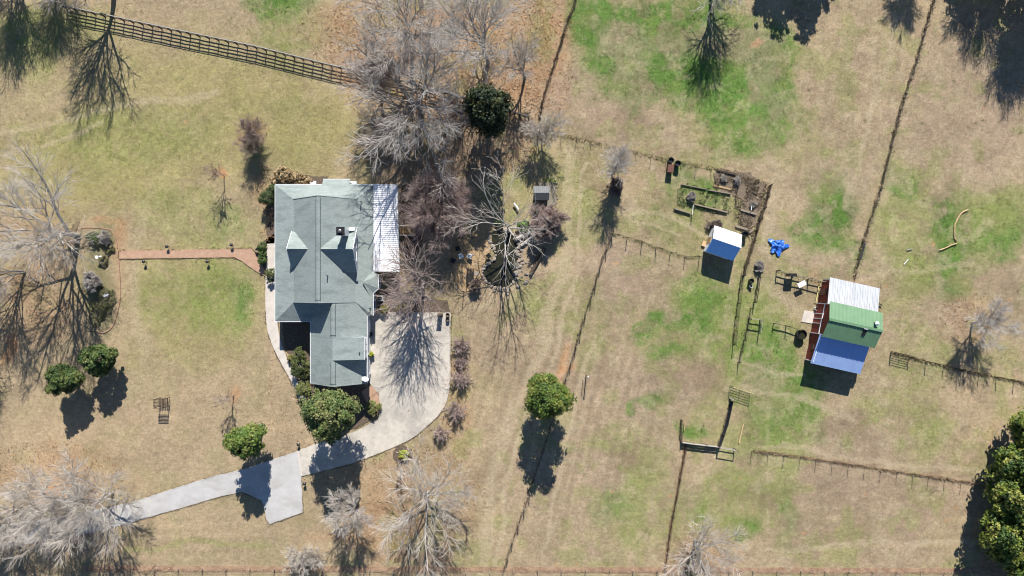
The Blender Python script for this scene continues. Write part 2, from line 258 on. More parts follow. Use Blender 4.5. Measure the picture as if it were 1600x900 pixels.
def groundcol(px, py):
    px = np.asarray(px, np.float64); py = np.asarray(py, np.float64)
    wx = px+(fbm(px, py, 60, 11)-.5)*50; wy = py+(fbm(px, py, 60, 31)-.5)*50
    f = fbm(px, py, 130, 3)[..., None]; c = TAN*(f)+TAN2*(1-f)
    g = sstep(.5, .75, fbm(px, py, 90, 77))[..., None]; c = c*(1-.2*g)+OLV*.2*g
    pat = fbm(px, py, 26, 55, 4); pat2 = fbm(px, py, 9, 61, 3); fine = .48*pat+.52*pat2
    for (cl, cx, cy, rx, ry, wt, pt) in ZON:
        d = np.sqrt(((wx-cx)/rx)**2+((wy-cy)/ry)**2)
        k = min(1, wt*(1.55 if cl is GRN else 1.12 if cl is YGR else 1.2 if cl is OLV else 1.4 if cl is BRN else 1.25 if cl is PNK else 1.05))*sstep(1.25, .45, d+(pat-.5)*.9*(.4+pt))
        if cl is GRN: pt = pt*.75
        k = k*(1-pt+pt*sstep(.37, .50, fine))
        k = np.clip(k, 0, 1)[..., None]; c = c*(1-k)+cl*k
    for (cx, cy, rx, ry, sl) in STR:
        d = np.sqrt(((px-cx)/rx)**2+((py-cy)/ry)**2); k = sstep(1.2, .4, d)
        t = (px+py*sl) if sl > 0 and sl < 1 else (py-px*sl if sl < 0 else px*.8+py)
        wv = np.sin(t/17*2*math.pi+2*fbm(px, py, 80, 91))*.5+.5*(vnoise(t, t*0, 9, 17)*2-1)
        c = c*(1+.11*(k*wv)[..., None])
    for cl_, cell, sd, lo, hi, am in ((PNK, 70, 301, .5, .68, .45), (BRN, 24, 311, .56, .70, .42), (YGR, 34, 321, .54, .68, .36), (np.array((.40, .33, .215)), 15, 331, .56, .70, .3)):
        k = (am*(.35+.65*sstep(480, 640, px))*sstep(lo, hi, fbm(px, py, cell, sd, 4)))[..., None]; c = c*(1-k)+cl_*k
    c = c*(1+.30*(fbm(px, py, 6, 21, 2)-.5))[..., None]
    c = c*(.95+.32*(fbm(px, py, 45, 121, 3)-.5))[..., None]
    for (pl, wd, cl_, am) in TRK:
        dm = np.full(px.shape, 1e9)
        for (x0, y0), (x1, y1) in zip(pl, pl[1:]):
            L2 = (x1-x0)**2+(y1-y0)**2; t = np.clip(((wx*.5+px*.5-x0)*(x1-x0)+(wy*.5+py*.5-y0)*(y1-y0))/L2, 0, 1); dm = np.minimum(dm, np.hypot(wx*.5+px*.5-x0-t*(x1-x0), wy*.5+py*.5-y0-t*(y1-y0)))
        k = (am*sstep(wd, wd*.35, dm+(pat2-.5)*wd*.8))[..., None]; c = c*(1-k)+cl_*k
    for (sx, sy, sr, kind) in SPOT:
        m = np.abs(px-sx)+np.abs(py-sy) < 12
        if not m.any(): continue
        d = np.hypot(px-sx, (py-sy)*1.2)+(pat2-.5)*3; k = (sstep(sr*1.3, sr*.5, d))[..., None]*.85
        c = c*(1-k)+(CLY if kind else DRK)*k
    return c
for (sx, sy) in ((622, 97), (1034, 82), (1015, 45), (975, 86), (929, 155), (1179, 107), (1104, 193), (1035, 201), (1264, 141), (1330, 92), (1352, 189), (1441, 193), (1525, 192), (1491, 126), (1569, 160), (1443, 314), (1561, 311), (1536, 188)): SPOT.append((sx, sy, 3.0, False))
for (sx, sy) in ((1538, 170), (957, 769), (901, 882), (868, 882), (1256, 833), (1352, 772), (1157, 747), (1479, 813), (1494, 793), (1385, 446), (1458, 382), (975, 262), (1579, 467), (290, 191), (131, 135), (1048, 775), (963, 412)): SPOT.append((sx, sy, 2.6, True))
# ---------------------------------------------------------------- ground
def inpoly(x, y, poly):
    x = np.asarray(x); y = np.asarray(y); r = np.zeros(x.shape, bool); n = len(poly)
    for i in range(n):
        x0, y0 = poly[i]; x1, y1 = poly[(i+1) % n]
        c = ((y0 > y) != (y1 > y)); xi = (x1-x0)*(y-y0)/((y1-y0) if y1 != y0 else 1e-9)+x0
        r ^= c & (x < xi)
    return r
POND = [(767, 364), (785, 360), (800, 366), (806, 380), (813, 392), (808, 408), (805, 425), (800, 442), (788, 449), (772, 446), (760, 438), (755, 426), (758, 416), (768, 409), (775, 400), (772, 388), (765, 376)]
def axis(a, b, st, far):
    f = np.arange(a, b+1e-6, st); g = st*np.cumsum(1.22**np.arange(1, 60)); g = g[g < far]
    return np.concatenate([(a-g)[::-1], f, b+g])
gx = axis(-71, 71, .2, 1500); gy = axis(-41, 41, .2, 1500)
GX, GY = np.meshgrid(gx, gy); PX = GX*12+800; PY = 450-GY*12
gc = groundcol(PX, PY)
gz = (fbm(PX, PY, 16, 201, 3)-.5)*.10-.05
inp = inpoly(PX, PY, POND); gz = np.where(inp, -.55, gz)
ny, nx = GX.shape; idx = np.arange(nx*ny).reshape(ny, nx)
F = np.stack([idx[:-1, :-1], idx[:-1, 1:], idx[1:, 1:], idx[1:, :-1]], -1).reshape(-1, 4)
def groundmat():
    m = bpy.data.materials.new('winter_grass'); m.use_nodes = True; t = m.node_tree; N = t.nodes; L = t.links; b = N['Principled BSDF']
    b.inputs['Roughness'].default_value = .95; b.inputs['Specular IOR Level'].default_value = .1
    a = N.new('ShaderNodeVertexColor'); a.layer_name = 'Col'; g = N.new('ShaderNodeNewGeometry')
    prev = a.outputs[0]
    for sc, lo, hi, st in ((2.6, .80, 1.20, None), (7.5, .74, 1.27, (1, 1, 1)), (1.3, .86, 1.14, (1, 2.4, 1))):
        n = N.new('ShaderNodeTexNoise'); n.inputs['Scale'].default_value = sc; n.inputs['Detail'].default_value = 8; n.inputs['Roughness'].default_value = .7
        mp = N.new('ShaderNodeMapping'); mp.inputs['Scale'].default_value = st or (1, 1, 1); mp.inputs['Rotation'].default_value = (0, 0, .5 if st else 0)
        L.new(g.outputs['Position'], mp.inputs[0]); L.new(mp.outputs[0], n.inputs['Vector'])
        r = N.new('ShaderNodeMapRange'); r.inputs[1].default_value = .3; r.inputs[2].default_value = .7; r.inputs[3].default_value = lo; r.inputs[4].default_value = hi; L.new(n.outputs[0], r.inputs[0])
        h = N.new('ShaderNodeHueSaturation'); L.new(prev, h.inputs['Color']); L.new(r.outputs[0], h.inputs['Value']); prev = h.outputs[0]
    # scattered green and straw blades
    for sc, colr, lo, hi, amt in ((5.0, (.14, .19, .06), .60, .70, .42), (9.0, (.46, .38, .25), .60, .70, .40), (6.3, (.13, .10, .065), .64, .74, .45)):
        n = N.new('ShaderNodeTexNoise'); n.inputs['Scale'].default_value = sc; n.inputs['Detail'].default_value = 5
        mp = N.new('ShaderNodeMapping'); mp.inputs['Location'].default_value = (sc*7, sc*3, 0); L.new(g.outputs['Position'], mp.inputs[0]); L.new(mp.outputs[0], n.inputs['Vector'])
        r = N.new('ShaderNodeMapRange'); r.inputs[1].default_value = lo; r.inputs[2].default_value = hi; r.inputs[4].default_value = amt; L.new(n.outputs[0], r.inputs[0])
        x = N.new('ShaderNodeMix'); x.data_type = 'RGBA'; L.new(r.outputs[0], x.inputs[0]); L.new(prev, x.inputs[6]); x.inputs[7].default_value = (*colr, 1); prev = x.outputs[2]
    L.new(prev, b.inputs['Base Color'])
    n = N.new('ShaderNodeTexNoise'); n.inputs['Scale'].default_value = 9; n.inputs['Detail'].default_value = 6; L.new(g.outputs['Position'], n.inputs['Vector'])
    bp = N.new('ShaderNodeBump'); bp.inputs['Strength'].default_value = .4; bp.inputs['Distance'].default_value = .09; L.new(n.outputs[0], bp.inputs['Height']); L.new(bp.outputs[0], b.inputs['Normal'])
    return m
ground = link('ground', mesh_np('ground', np.stack([GX, GY, gz], -1), F, groundmat(), gc.reshape(-1, 3), smooth=True)); tag(ground, kind='structure', label='winter pasture and lawn, straw coloured with green patches')
def poly_m(pts): return [((x-800)/12, (450-y)/12) for x, y in pts]
def cr(pts, n=6, closed=False):
    """smooth curve through points"""
    p = [Vector((*q, 0)[:3]) if len(q) == 2 else Vector(q) for q in pts]; out = []; m = len(p)
    for i in range(m if closed else m-1):
        a, b, c, d = (p[(i-1) % m] if closed or i > 0 else p[0]), p[i], p[(i+1) % m], (p[(i+2) % m] if closed or i+2 < m else p[-1])
        for k in range(n):
            t = k/n; out.append(.5*((2*b)+(c-a)*t+(2*a-5*b+4*c-d)*t*t+(3*b-a-3*c+d)*t**3))
    if not closed: out.append(p[-1])
    return out
PAVED = []
def slab(name, pts, m, z, th=.12, kind='structure', label=None, wob=0.0):
    if wob:
        q = []; n = len(pts)
        for i in range(n):
            a = pts[i]; b = pts[(i+1) % n]; k = max(1, int(math.hypot(b[0]-a[0], b[1]-a[1])/4))
            for j in range(k): t = j/k; q.append((a[0]+(b[0]-a[0])*t+random.uniform(-wob, wob), a[1]+(b[1]-a[1])*t+random.uniform(-wob, wob)))
        pts = q
    PAVED.append(pts)
    o = MB().prism([(x, y, z) for x, y in poly_m(pts)], th+.1).build(name, m)
    return tag(o, label, kind=kind)
random.seed(3)
curve = [(p.x, p.y) for p in cr([(704, 590), (700, 620), (688, 645), (665, 668), (640, 687), (600, 705), (555, 722), (520, 732)], 5)]
drive = slab('driveway', [(590, 488), (704, 488)]+curve+[(471, 744), (465, 704), (492, 694), (540, 680), (566, 668), (590, 655), (594, 640), (592, 615), (572, 592), (572, 490)], M['conc'], .05, label='broad pale concrete driveway pad curving round the rear wing', wob=.35)
for a, b in (((590, 527), (704, 525)), ((575, 600), (704, 600)), ((545, 679), (556, 720))):
    A = P(*a, .052); C = P(*b, .052); MB().bar(A, C, .02, .006).build('joint', M['soil'], drive)
apron = slab('driveway', [(464, 705), (471, 744), (472, 768), (473, 800), (458, 806), (421, 819), (417, 812), (413, 795), (408, 781), (378, 768), (378, 734)], M['conc2'], .054, label='lighter grey concrete turning apron', wob=.5)
lane = slab('driveway', [(378.2, 733.8), (378.2, 768), (340, 777), (290, 792), (232, 808), (200, 818), (120, 838), (40, 850), (-60, 862), (-60, 826), (40, 815), (120, 802), (200, 786), (232, 776), (290, 757), (340, 742)], M['conc2'], .047, label='narrow grey concrete lane leading left', wob=.4)
MB().bar(P(232, 776, .05), P(234, 807, .05), .12, .01).build('joint', M['conc'], lane)
MB().bar(P(465.5, 705, .056), P(471.5, 743, .056), .25, .012).build('joint', M['conc3'], apron)
slab('sidewalk', [(p.x, p.y) for p in cr([(434, 380), (433, 440), (433.5, 500), (438, 530), (449, 560), (463, 590), (476, 618), (486, 643), (492, 655)], 4)]+[(p.x, p.y) for p in cr([(484, 660), (474, 640), (465, 618), (452, 590), (438, 565), (426, 540), (418, 515), (415, 480), (415, 440), (417, 381)], 4)], M['conc3'], .05, label='curving pale concrete walk beside the house')
slab('path', [(186, 391.5), (366, 389), (392, 388), (398, 395), (412, 418), (414.5, 432), (404, 426), (390, 417), (378, 408), (366, 402), (186, 404.5)], M['brick'], .045, label='red brick front path', wob=.35)
slab('path', [(573, 606), (583, 601), (590, 612), (596, 634), (594, 648), (580, 640), (571, 625), (565, 612)], M['brick'], .046)
slab('paving', [(1257, 485), (1275, 487), (1273, 506), (1252, 503)], M['conc3'], .06, label='small concrete pad at the barn door', wob=.4)
patio = slab('patio', [(p.x, p.y) for p in cr([(712, 378), (735, 372), (756, 385), (762, 400), (752, 420), (752, 440), (740, 452), (722, 455), (712, 440), (706, 410)], 4, True)], M['sand'], .03, label='tan gravel patio between house and pond')
slab('patio', [(p.x, p.y) for p in cr([(745, 345), (765, 335), (768, 352), (768, 372), (765, 395), (748, 388), (738, 368)], 4, True)], M['sand'], .026)
for i, pl in enumerate([[(415, 398), (428, 380), (428, 430), (418, 436)], [(418, 300), (434, 282), (437, 380), (420, 372), (402, 384), (398, 400), (404, 420), (415, 420), (416, 380)],
      [(434, 272), (512, 276), (514, 296), (434, 294)], [(440, 500), (500, 500), (500, 596), (476, 596), (462, 575), (444, 540)], [(482, 598), (560, 594), (575, 610), (588, 650), (560, 668), (500, 684), (490, 655), (474, 612)],
      [(598, 456), (640, 460), (700, 470), (704, 487.5), (592, 487.5)], [(575, 594), (590, 604), (594, 620), (588, 624), (576, 612)], [(628, 290), (650, 288), (660, 380), (632, 430)],
      [(p.x, p.y) for p in cr([(630, 696), (643, 703), (645, 715), (636, 725), (622, 724), (614, 713), (618, 700)], 4, True)]]):
    tag(slab('planting_bed', pl, M['mulch'], .02+.001*i, wob=.8), kind='structure')
tag(slab('planting_bed', [(1118, 263), (1172, 270), (1195, 290), (1180, 350), (1172, 360), (1155, 355), (1162, 310), (1130, 300), (1116, 285)], M['soil'], .0, wob=3.0), kind='structure')
wt = MB().prism([(x, y, -.10) for x, y in poly_m([(p.x, p.y) for p in cr(POND, 3, True)])], .02).build('water', M['water']); tag(wt, 'dark green water of the garden pond', kind='structure')
# dark stains and a strip of clay along the bottom fence
tag(slab('verge', [(130, 884), (800, 886), (1600, 888), (1700, 889), (1700, 897), (1600, 896), (800, 895), (130, 893)], mat('clay_strip', (.36, .25, .16), .95, (.22, .13, .085), scale=1.3, bump=.5, bscale=8), -.02, .02, wob=.9), kind='structure')
# ---------------------------------------------------------------- the house
house = thing('house', 'white farmhouse with grey-green shingle roof, dormers and rear wing', 'house', P(520, 450, 0))
RZ = 7.4
def roofpart(polys, name='roof_slope', m=None, parent=house, th=.14):
    b = MB()
    for p in polys: b.prism([P(*q) for q in p], th)
    return b.build(name, m or M['roof'], parent)
roofpart([[(521, 317.5, RZ), (474.6, 317.5, 4.1), (474.6, 471, 4.1), (521, 471, RZ)]])
rr = roofpart([[(521, 317.5, RZ), (567, 317.5, 4.1), (567, 471, 4.1), (521, 471, RZ)]])
roofpart([[(474.6, 318.3, 4.1), (442.3, 293.9, 3.0), (442.3, 500.3, 3.0), (474.6, 471, 4.1)]], 'porch_roof')
sk = roofpart([[(442.3, 293.9, 3.0), (474.6, 318.3, 4.1), (567, 318.3, 4.1), (590, 293.9, 3.0)]], 'porch_roof')
roofpart([[(513.4, 293.85, 2.998), (554.5, 293.85, 2.998), (554.5, 285.2, 2.61), (513.4, 285.2, 2.61)]], 'bay_roof')
roofpart([[(567, 318.3, 4.1), (590, 293.9, 3.0), (590, 491.6, 3.0), (567, 471, 4.1)]], 'porch_roof')
roofpart([[(442.3, 500.3, 3.0), (474.6, 471, 4.1), (528, 471, 4.1), (528, 500.3, 3.0)]], 'porch_roof')
roofpart([[(590, 491.6, 3.0), (567, 471, 4.1), (555, 471, 4.1), (555, 491.6, 3.0)]], 'porch_roof')
WZ = 6.1
roofpart([[(538.5, 470.5, WZ), (496, 470.5, 3.06), (496, 593.5, 3.06), (538.5, 593.5, WZ)]])
roofpart([[(538.5, 470.5, WZ), (581, 470.5, 3.06), (581, 593.5, 3.06), (538.5, 593.5, WZ)]])
sd_ = roofpart([[(538.8, 522.6, WZ+.03), (538.8, 555.6, WZ+.03), (582.5, 555.6, 5.08), (582.5, 522.6, 5.08)]], 'dormer_roof')
roofpart([[(472, 393, 6.1), (503.5, 393, 6.1), (476, 366, 4.2), (472, 366, 4.2)], [(472, 393, 6.1), (503.5, 393, 6.1), (476, 420, 4.2), (472, 420, 4.2)]], 'dormer_roof')
rd = roofpart([[(523, 394, 7.25), (571, 394, 7.25), (571, 361, 5.0), (554.6, 361, 5.0)], [(523, 394, 7.25), (571, 394, 7.25), (571, 427, 5.0), (554.6, 427, 5.0)]], 'dormer_roof')
pk = (577, 441.4, 4.0); bp_ = [(587, 420, 3.12), (589.3, 424.4, 3.0), (597.5, 430.2, 3.0), (598, 450.5, 3.0), (590.2, 457.7, 3.0), (586, 462, 3.2)]
roofpart([[pk, bp_[i], bp_[i+1]] for i in range(5)], 'bay_roof')
# ridge vents and vent pipes
for x, y0, y1, z in ((521, 320, 467, RZ), (538.5, 474, 519, WZ), (538.5, 558, 590, WZ)):
    b = MB()
    for sgn in (-1, 1): b.prism([P(x, y0, z+.06), P(x+sgn*3.4, y0, z-.16), P(x+sgn*3.4, y1, z-.16), P(x, y1, z+.06)], .05)
    rv = b.build('ridge_vent', M['roof'], house)
    for sgn in (-1, 1): MB().bar(P(x+sgn*3.5, y0, z-.17), P(x+sgn*3.5, y1, z-.17), .07, .09).build('louver', M['vent'], rv)
for px, py, z in ((511, 431, 6.9), (511, 469, 6.3), (563, 315, 4.3), (578, 482, 3.5), (562, 551, 5.2)):
    x, y = W(px, py, z); MB().tube([(x, y, z-.5), (x, y, z+.32)], .055, 8).build('vent_pipe', M['dmetal'], house)
# white fascia along the eaves, gutters
def fascia(a, c, parent=house, m='white'): MB().bar(P(*a), P(*c), .06, .2).build('fascia', M[m], parent)
fascia((442, 293.9, 2.9), (442, 500.3, 2.9)); fascia((442.3, 293.4, 2.9), (513, 293.4, 2.9)); fascia((555, 293.4, 2.9), (590, 293.4, 2.9)); fascia((442.3, 500.9, 2.9), (496, 500.9, 2.9)); fascia((495.6, 501, 2.96), (495.6, 593.5, 2.96))
fascia((581.5, 492, 2.96), (581.5, 593.5, 2.96)); fascia((590.6, 458, 2.9), (590.6, 491.6, 2.9)); fascia((513.4, 284.8, 2.52), (554.5, 284.8, 2.52)); fascia((598.4, 430, 2.9), (598.4, 450.5, 2.9)); fascia((590, 458, 2.9), (598.2, 451, 2.9))
for y in (317.3, 471.3):
    fascia((521, y, RZ-.08), (474, y, 4.0), m='roof'); fascia((521, y, RZ-.08), (567, y, 4.0), m='roof')
fascia((538.5, 593.8, WZ-.08), (496, 593.8, 2.98), m='roof'); fascia((538.5, 593.8, WZ-.08), (581, 593.8, 2.98), m='roof'); fascia((582.9, 522.6, 4.98), (582.9, 555.6, 4.98))
fascia((471.6, 393, 6.02), (471.6, 366, 4.12)); fascia((471.6, 393, 6.02), (471.6, 420, 4.12)); fascia((571.4, 394, 7.15), (571.4, 361, 4.92)); fascia((571.4, 394, 7.15), (571.4, 427, 4.92))
# walls
def wbox(x0, x1, y0, y1, z0, z1, m=None, name='wall', parent=house):
    return B(((x0+x1)/2/12-800/12, 450/12-(y0+y1)/2/12, (z0+z1)/2), ((x1-x0)/12, (y1-y0)/12, z1-z0)).build(name, m or M['siding'], parent)
wm = wbox(477, 565, 320, 469, .3, 3.95); wbox(476.6, 565.4, 319.6, 469.4, -.1, .3, M['rock'], 'foundation')
wx_ = wbox(556, 587.5, 428, 489, 0, 2.92); ww = wbox(499, 578, 470, 591, 0, 3.0); wbox(516, 552, 288, 320.5, .1, 2.6)
for y, s in ((319.8, 1), (469.2, 1)): MB().wallpoly([P(479, y, 3.9), P(563, y, 3.9), P(521, y, RZ-.3)], .12).build('gable_wall', M['siding'], house)
MB().wallpoly([P(501, 590.8, 2.9), P(576, 590.8, 2.9), P(538.5, 590.8, WZ-.3)], .12).build('gable_wall', M['siding'], house)
MB().wallpoly([P(474.8, 369, 4.05), P(474.8, 417, 4.05), P(474.8, 393, 5.9)], .12).build('gable_wall', M['siding'], house)
gw = MB().wallpoly([P(568.5, 363, 4.0), P(568.5, 425, 4.0), P(568.5, 425, 5.0), P(568.5, 394, 7.05), P(568.5, 363, 5.0)], .12).build('gable_wall', M['siding'], house)
for y in (363, 425): MB().wallpoly([P(553, y, 5.0), P(568, y, 4.0), P(568, y, 5.0)], .1).build('dormer_cheek', M['siding'], house)
dw = MB().wallpoly([P(579, 524, 3.1), P(579, 554, 3.1), P(579, 554, 5.05), P(579, 524, 5.05)], .12).build('dormer_wall', M['white'], house)
for y in (524, 554): MB().wallpoly([P(541, y, 5.85), P(578.5, y, 3.15), P(578.5, y, 5.05), P(541, y, 5.92)], .1).build('dormer_cheek', M['siding'], house)
b = MB(); q = [(588, 426), (594.5, 431.5), (595, 449.5), (588, 455.5)]
b.prism([P(x, y, 2.9) for x, y in q+[(570, 455.5), (570, 426)]], 2.9); b.build('bay_wall', M['siding'], house)
def window(x, y0, y1, z0, z1, side=1, bars=1, axis='x'):
    """window on a wall facing +x/-x (axis x) or +y/-y"""
    def box(a0, a1, zz0, zz1, dep, m, nm, par):
        cy = 450/12-(a0+a1)/24; cz = (zz0+zz1)/2
        if axis == 'x': return B((x/12-800/12+side*dep/2, cy, cz), (dep, abs(a1-a0)/12, zz1-zz0)).build(nm, m, par)
        return B(((a0+a1)/24-800/12, 450/12-x/12+side*dep/2, cz), (abs(a1-a0)/12, dep, zz1-zz0)).build(nm, m, par)
    f = box(y0-1.2, y1+1.2, z0-.1, z1+.1, .09, M['white'], 'window', house)
    box(y0, y1, z0, (z0+z1)/2-.03, .11, M['glass'], 'pane', f); box(y0, y1, (z0+z1)/2+.03, z1, .11, M['glass'], 'pane', f); box(y0-2, y1+2, z0-.18, z0-.1, .16, M['white'], 'sill', f)
for y in (379, 398): window(568.9, y, y+10, 5.1, 6.2)
for y in (432, 468): window(595 if y == 432 else 587.6, y+2, y+13, .9, 2.3)
for y in (526, 536, 546): window(579.5, y, y+7, 3.6, 4.7)
for y in (335, 360, 385, 410, 435): window(565.4, y, y+9, .9, 2.4)
for y in (325, 350, 375, 435, 455): window(476.6, y, y+9, .9, 2.5, -1)
for x in (505, 535, 560): window(591.3, x, x+9, .9, 2.3, -1, axis='y')
for x in (485, 500, 545): window(319.4, x, x+9, .9, 2.4, 1, axis='y')
window(287.6, 524, 544, .8, 2.1, 1, axis='y')
# doors
d = wbox(476.2, 476.9, 398, 409, .3, 2.5, M['dwood'], 'door'); MB().lathe(P(475.8, 400, 1.35), [(.02, -.04), (.04, 0), (.02, .04)], 8).build('handle', M['steel'], d)
for y in (500, 527, 562):
    g = wbox(577.8, 578.7, y, y+24, .05, 2.35, M['white'], 'garage_door')
    for k in range(4): wbox(578.5, 579.1, y+1, y+23, .1+k*.56, .1+k*.56+.5, M['white'], 'panel', g)
# left porch: floor, posts, rail
wbox(445, 476.5, 297, 498, .02, .42, M['conc3'], 'porch_floor'); wbox(476.7, 590, 296, 319.3, .02, .4, M['conc3'], 'porch_floor')
for y in (297, 325, 353, 382, 412, 440, 470, 497): wbox(444.6, 446.6, y-1, y+1, .4, 3.0, M['white'], 'porch_post')
for x in (470, 495, 575, 588): wbox(x-1, x+1, 296.6, 298.6, .38, 3.0, M['white'], 'porch_post')
for x0, x1 in ((486.5, 492), (548, 555)): wbox(x0+1, x1+4, 284, 289, .1, .7, M['white'], 'air_unit')
# chimney
ch = wbox(552, 561.5, 364.5, 374.5, 4.6, 8.3, M['white'], 'chimney')
MB().box(P(556.75, 369.5, 8.36), (.98, 1.02, .14)).build('chimney_cap', M['dmetal'], ch)
MB().box(P(556.75, 369.5, 8.46), (.66, .7, .1)).build('crown', M['bwood'], ch)
MB().lathe(P(556.75, 369.5, 8.4), [(.16, 0), (.16, .3), (.22, .3), (.22, .36), (.1, .42)], 12).build('flue', M['steel'], ch)
MB().prism([P(561, 361, 5.45), P(569, 361, 5.2), P(569, 366, 5.6), P(561, 366, 5.85)], .02).build('flashing', M['white'], ch)
# metal porch roof at the rear right: ribbed sheet
def ribbed(name, a, b_, c, d, n, m, parent, rib=.05, th=.05, lap=0):
    """sheet a-b (upper edge) d-c (lower edge); ribs run from upper to lower edge"""
    a, b_, c, d = map(Vector, (a, b_, c, d)); V = []; Fc = []
    prof = [(0, 0), (.36, 0), (.42, 1), (.58, 1), (.64, 0)]
    ts = [((i+p)/n, h) for i in range(n) for p, h in prof]+[(1, 0)]
    for t, h in ts:
        u = a.lerp(b_, t)+Vector((0, 0, h*rib)); l = d.lerp(c, t)+Vector((0, 0, h*rib)); V += [u, l, u-Vector((0, 0, th+h*rib)), l-Vector((0, 0, th+h*rib))]
    k = len(ts)
    for i in range(k-1):
        p, q = 4*i, 4*i+4; Fc += [[p, p+1, q+1, q], [p+2, q+2, q+3, p+3], [p, q, q+2, p+2], [p+1, p+3, q+3, q+1]]
    Fc += [[0, 2, 3, 1], [4*k-4, 4*k-3, 4*k-1, 4*k-2]]
    o = MB().add(V, Fc).build(name, m, parent); return o
ribbed('porch_roof', P(590.8, 293, 3.04), P(590.8, 425, 3.04), P(629.5, 425.5, 2.52), P(626, 293, 2.52), 44, M['wmetal'], house, rib=.04)
wbox(592, 625, 296, 423, .55, .7, M['gwood'], 'deck')
for y in (297, 322, 347, 372, 397, 422): wbox(622, 624, y-1, y+1, 0, 2.5, M['white'], 'porch_post')
for y in (297, 340, 385, 420): wbox(594, 596, y-1, y+1, 0, .6, M['wood'], 'deck_post')
for y0, y1 in ((297, 350), (372, 422)):
    wbox(622.4, 623.4, y0, y1, 1.55, 1.63, M['white'], 'handrail'); wbox(622.5, 623.3, y0, y1, .8, .86, M['white'], 'handrail')
st = thing('steps', 'wooden steps with white rails off the metal-roofed porch', 'steps', P(635, 361, 0))
for k in range(6): MB().box(P(627.5+k*3.4, 361.3, .62-k*.1), (.25, 1.15, .05)).build('tread', M['tan'], st)
for y in (354, 368.5):
    MB().bar(P(625.5, y, 1.45), P(646, y, .95), .09, .09).build('handrail', M['white'], st); MB().bar(P(625.5, y, .55), P(646, y, .0), .06, .22).build('stringer', M['tan'], st)
    for x, z in ((626, 1.45), (645.5, .95)): MB().bar(P(x, y, 0), P(x, y, z), .09, .09).build('post', M['white'], st)
MB().box(P(648, 361.3, .06), (.35, 1.3, .12)).build('landing', M['tan'], st)
# satellite dish and gutter pieces on the wing
dish = thing('satellite_dish', 'white satellite dish on the lower corner of the rear wing roof', 'satellite dish', P(579.5, 587, 3.0))
MB().tube([P(579, 587.5, 3.0), P(580, 587.2, 3.6)], .03, 6).build('mast', M['steel'], dish)
b = MB(); vs = []; k = 18; rings = 4; cx, cy, cz = P(580, 587, 3.75); nrm = Vector((.25, .75, .6)).normalized(); u = nrm.cross(Vector((0, 0, 1))).normalized(); v = nrm.cross(u)
for i in range(rings+1):
    r = .44*i/rings
    for j in range(k): a = 2*math.pi*j/k; vs.append(Vector((cx, cy, cz))+u*r*math.cos(a)+v*r*.92*math.sin(a)+nrm*(r*r*.45))
b.add(vs, [[i*k+j, i*k+(j+1) % k, (i+1)*k+(j+1) % k, (i+1)*k+j] for i in range(rings) for j in range(k)]); b.build('reflector', M['white'], dish, smooth=True)
MB().tube([Vector((cx, cy, cz))-v*.4, Vector((cx, cy, cz))+nrm*.45], .015, 5).build('feed_arm', M['steel'], dish); MB().box(Vector((cx, cy, cz))+nrm*.47, (.1, .1, .1)).build('receiver', M['white'], dish)
for y in (551, 583): MB().tube([P(582.3, y, 3.0), P(581.5, y, 2.7), P(579.2, y, 2.4), P(579.2, y, .1)], .05, 6).build('downspout', M['white'], house)
for y in (550, 590): MB().box(P(580.2, y, 2.2), (.22, .22, .34)).build('wall_lamp', M['white'], house)
# ---------------------------------------------------------------- barn and sheds (own axes: u along the ridge, v towards the bottom of the photo)
def frame(cx, cy, ang):
    U = Vector((math.cos(ang), -math.sin(ang), 0)); V = Vector((-math.sin(ang), -math.cos(ang), 0)); O = Vector(P(cx, cy, 0))
    return O, (lambda u, v, z: O+U*u+V*v+Vector((0, 0, z)))
O, Q = frame(1306.6, 504.7, math.radians(12.6)); BA = -math.radians(12.6)
barn = thing('barn', 'red barn with green metal roof between two pale metal lean-tos', 'barn', O)
def qb(Q, ang, u0, u1, v0, v1, z0, z1, name, m, parent): return B(Q((u0+u1)/2, (v0+v1)/2, (z0+z1)/2), (abs(u1-u0), abs(v1-v0), z1-z0), ang).build(name, m, parent)
ribbed('roof_slope', Q(-3.35, 0, 5.2), Q(3.35, 0, 5.2), Q(3.35, -2.25, 4.25), Q(-3.35, -2.25, 4.25), 14, M['gmetal'], barn, rib=.03)
ribbed('roof_slope', Q(-3.35, 0, 5.2), Q(3.35, 0, 5.2), Q(3.35, 2.25, 4.25), Q(-3.35, 2.25, 4.25), 14, M['gmetal'], barn, rib=.03)
MB().bar(Q(-3.38, 0, 5.24), Q(3.38, 0, 5.24), .3, .05).build('ridge_cap', M['gmetal'], barn)
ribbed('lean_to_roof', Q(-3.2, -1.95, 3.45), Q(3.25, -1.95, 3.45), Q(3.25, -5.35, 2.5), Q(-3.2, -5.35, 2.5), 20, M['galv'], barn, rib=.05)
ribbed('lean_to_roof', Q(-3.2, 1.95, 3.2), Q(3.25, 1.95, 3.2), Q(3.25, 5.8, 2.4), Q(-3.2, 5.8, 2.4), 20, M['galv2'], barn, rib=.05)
def walln(us, poly, name, m): return MB().wallpoly([Q(us, v, z) for v, z in poly], .1).build(name, m, barn)
for us in (-2.95, 3.0): walln(us, [(-1.95, .05), (1.95, .05), (1.95, 4.2), (0, 5.0), (-1.95, 4.2)], 'end_wall', M['red'])
for v in (-1.95, 1.95): MB().wallpoly([Q(-2.9, v, .05), Q(2.95, v, .05), Q(2.95, v, 4.2), Q(-2.9, v, 4.2)], .1).build('side_wall', M['red'], barn)
for us in (-2.85, 2.9):
    walln(us, [(-5.1, .05), (-2.02, .05), (-2.02, 3.3), (-5.1, 2.42)], 'lean_to_wall', M['red'])
    walln(us, [(5.45, .05), (2.02, .05), (2.02, 3.05), (5.45, 2.35)], 'lean_to_wall', M['red'])
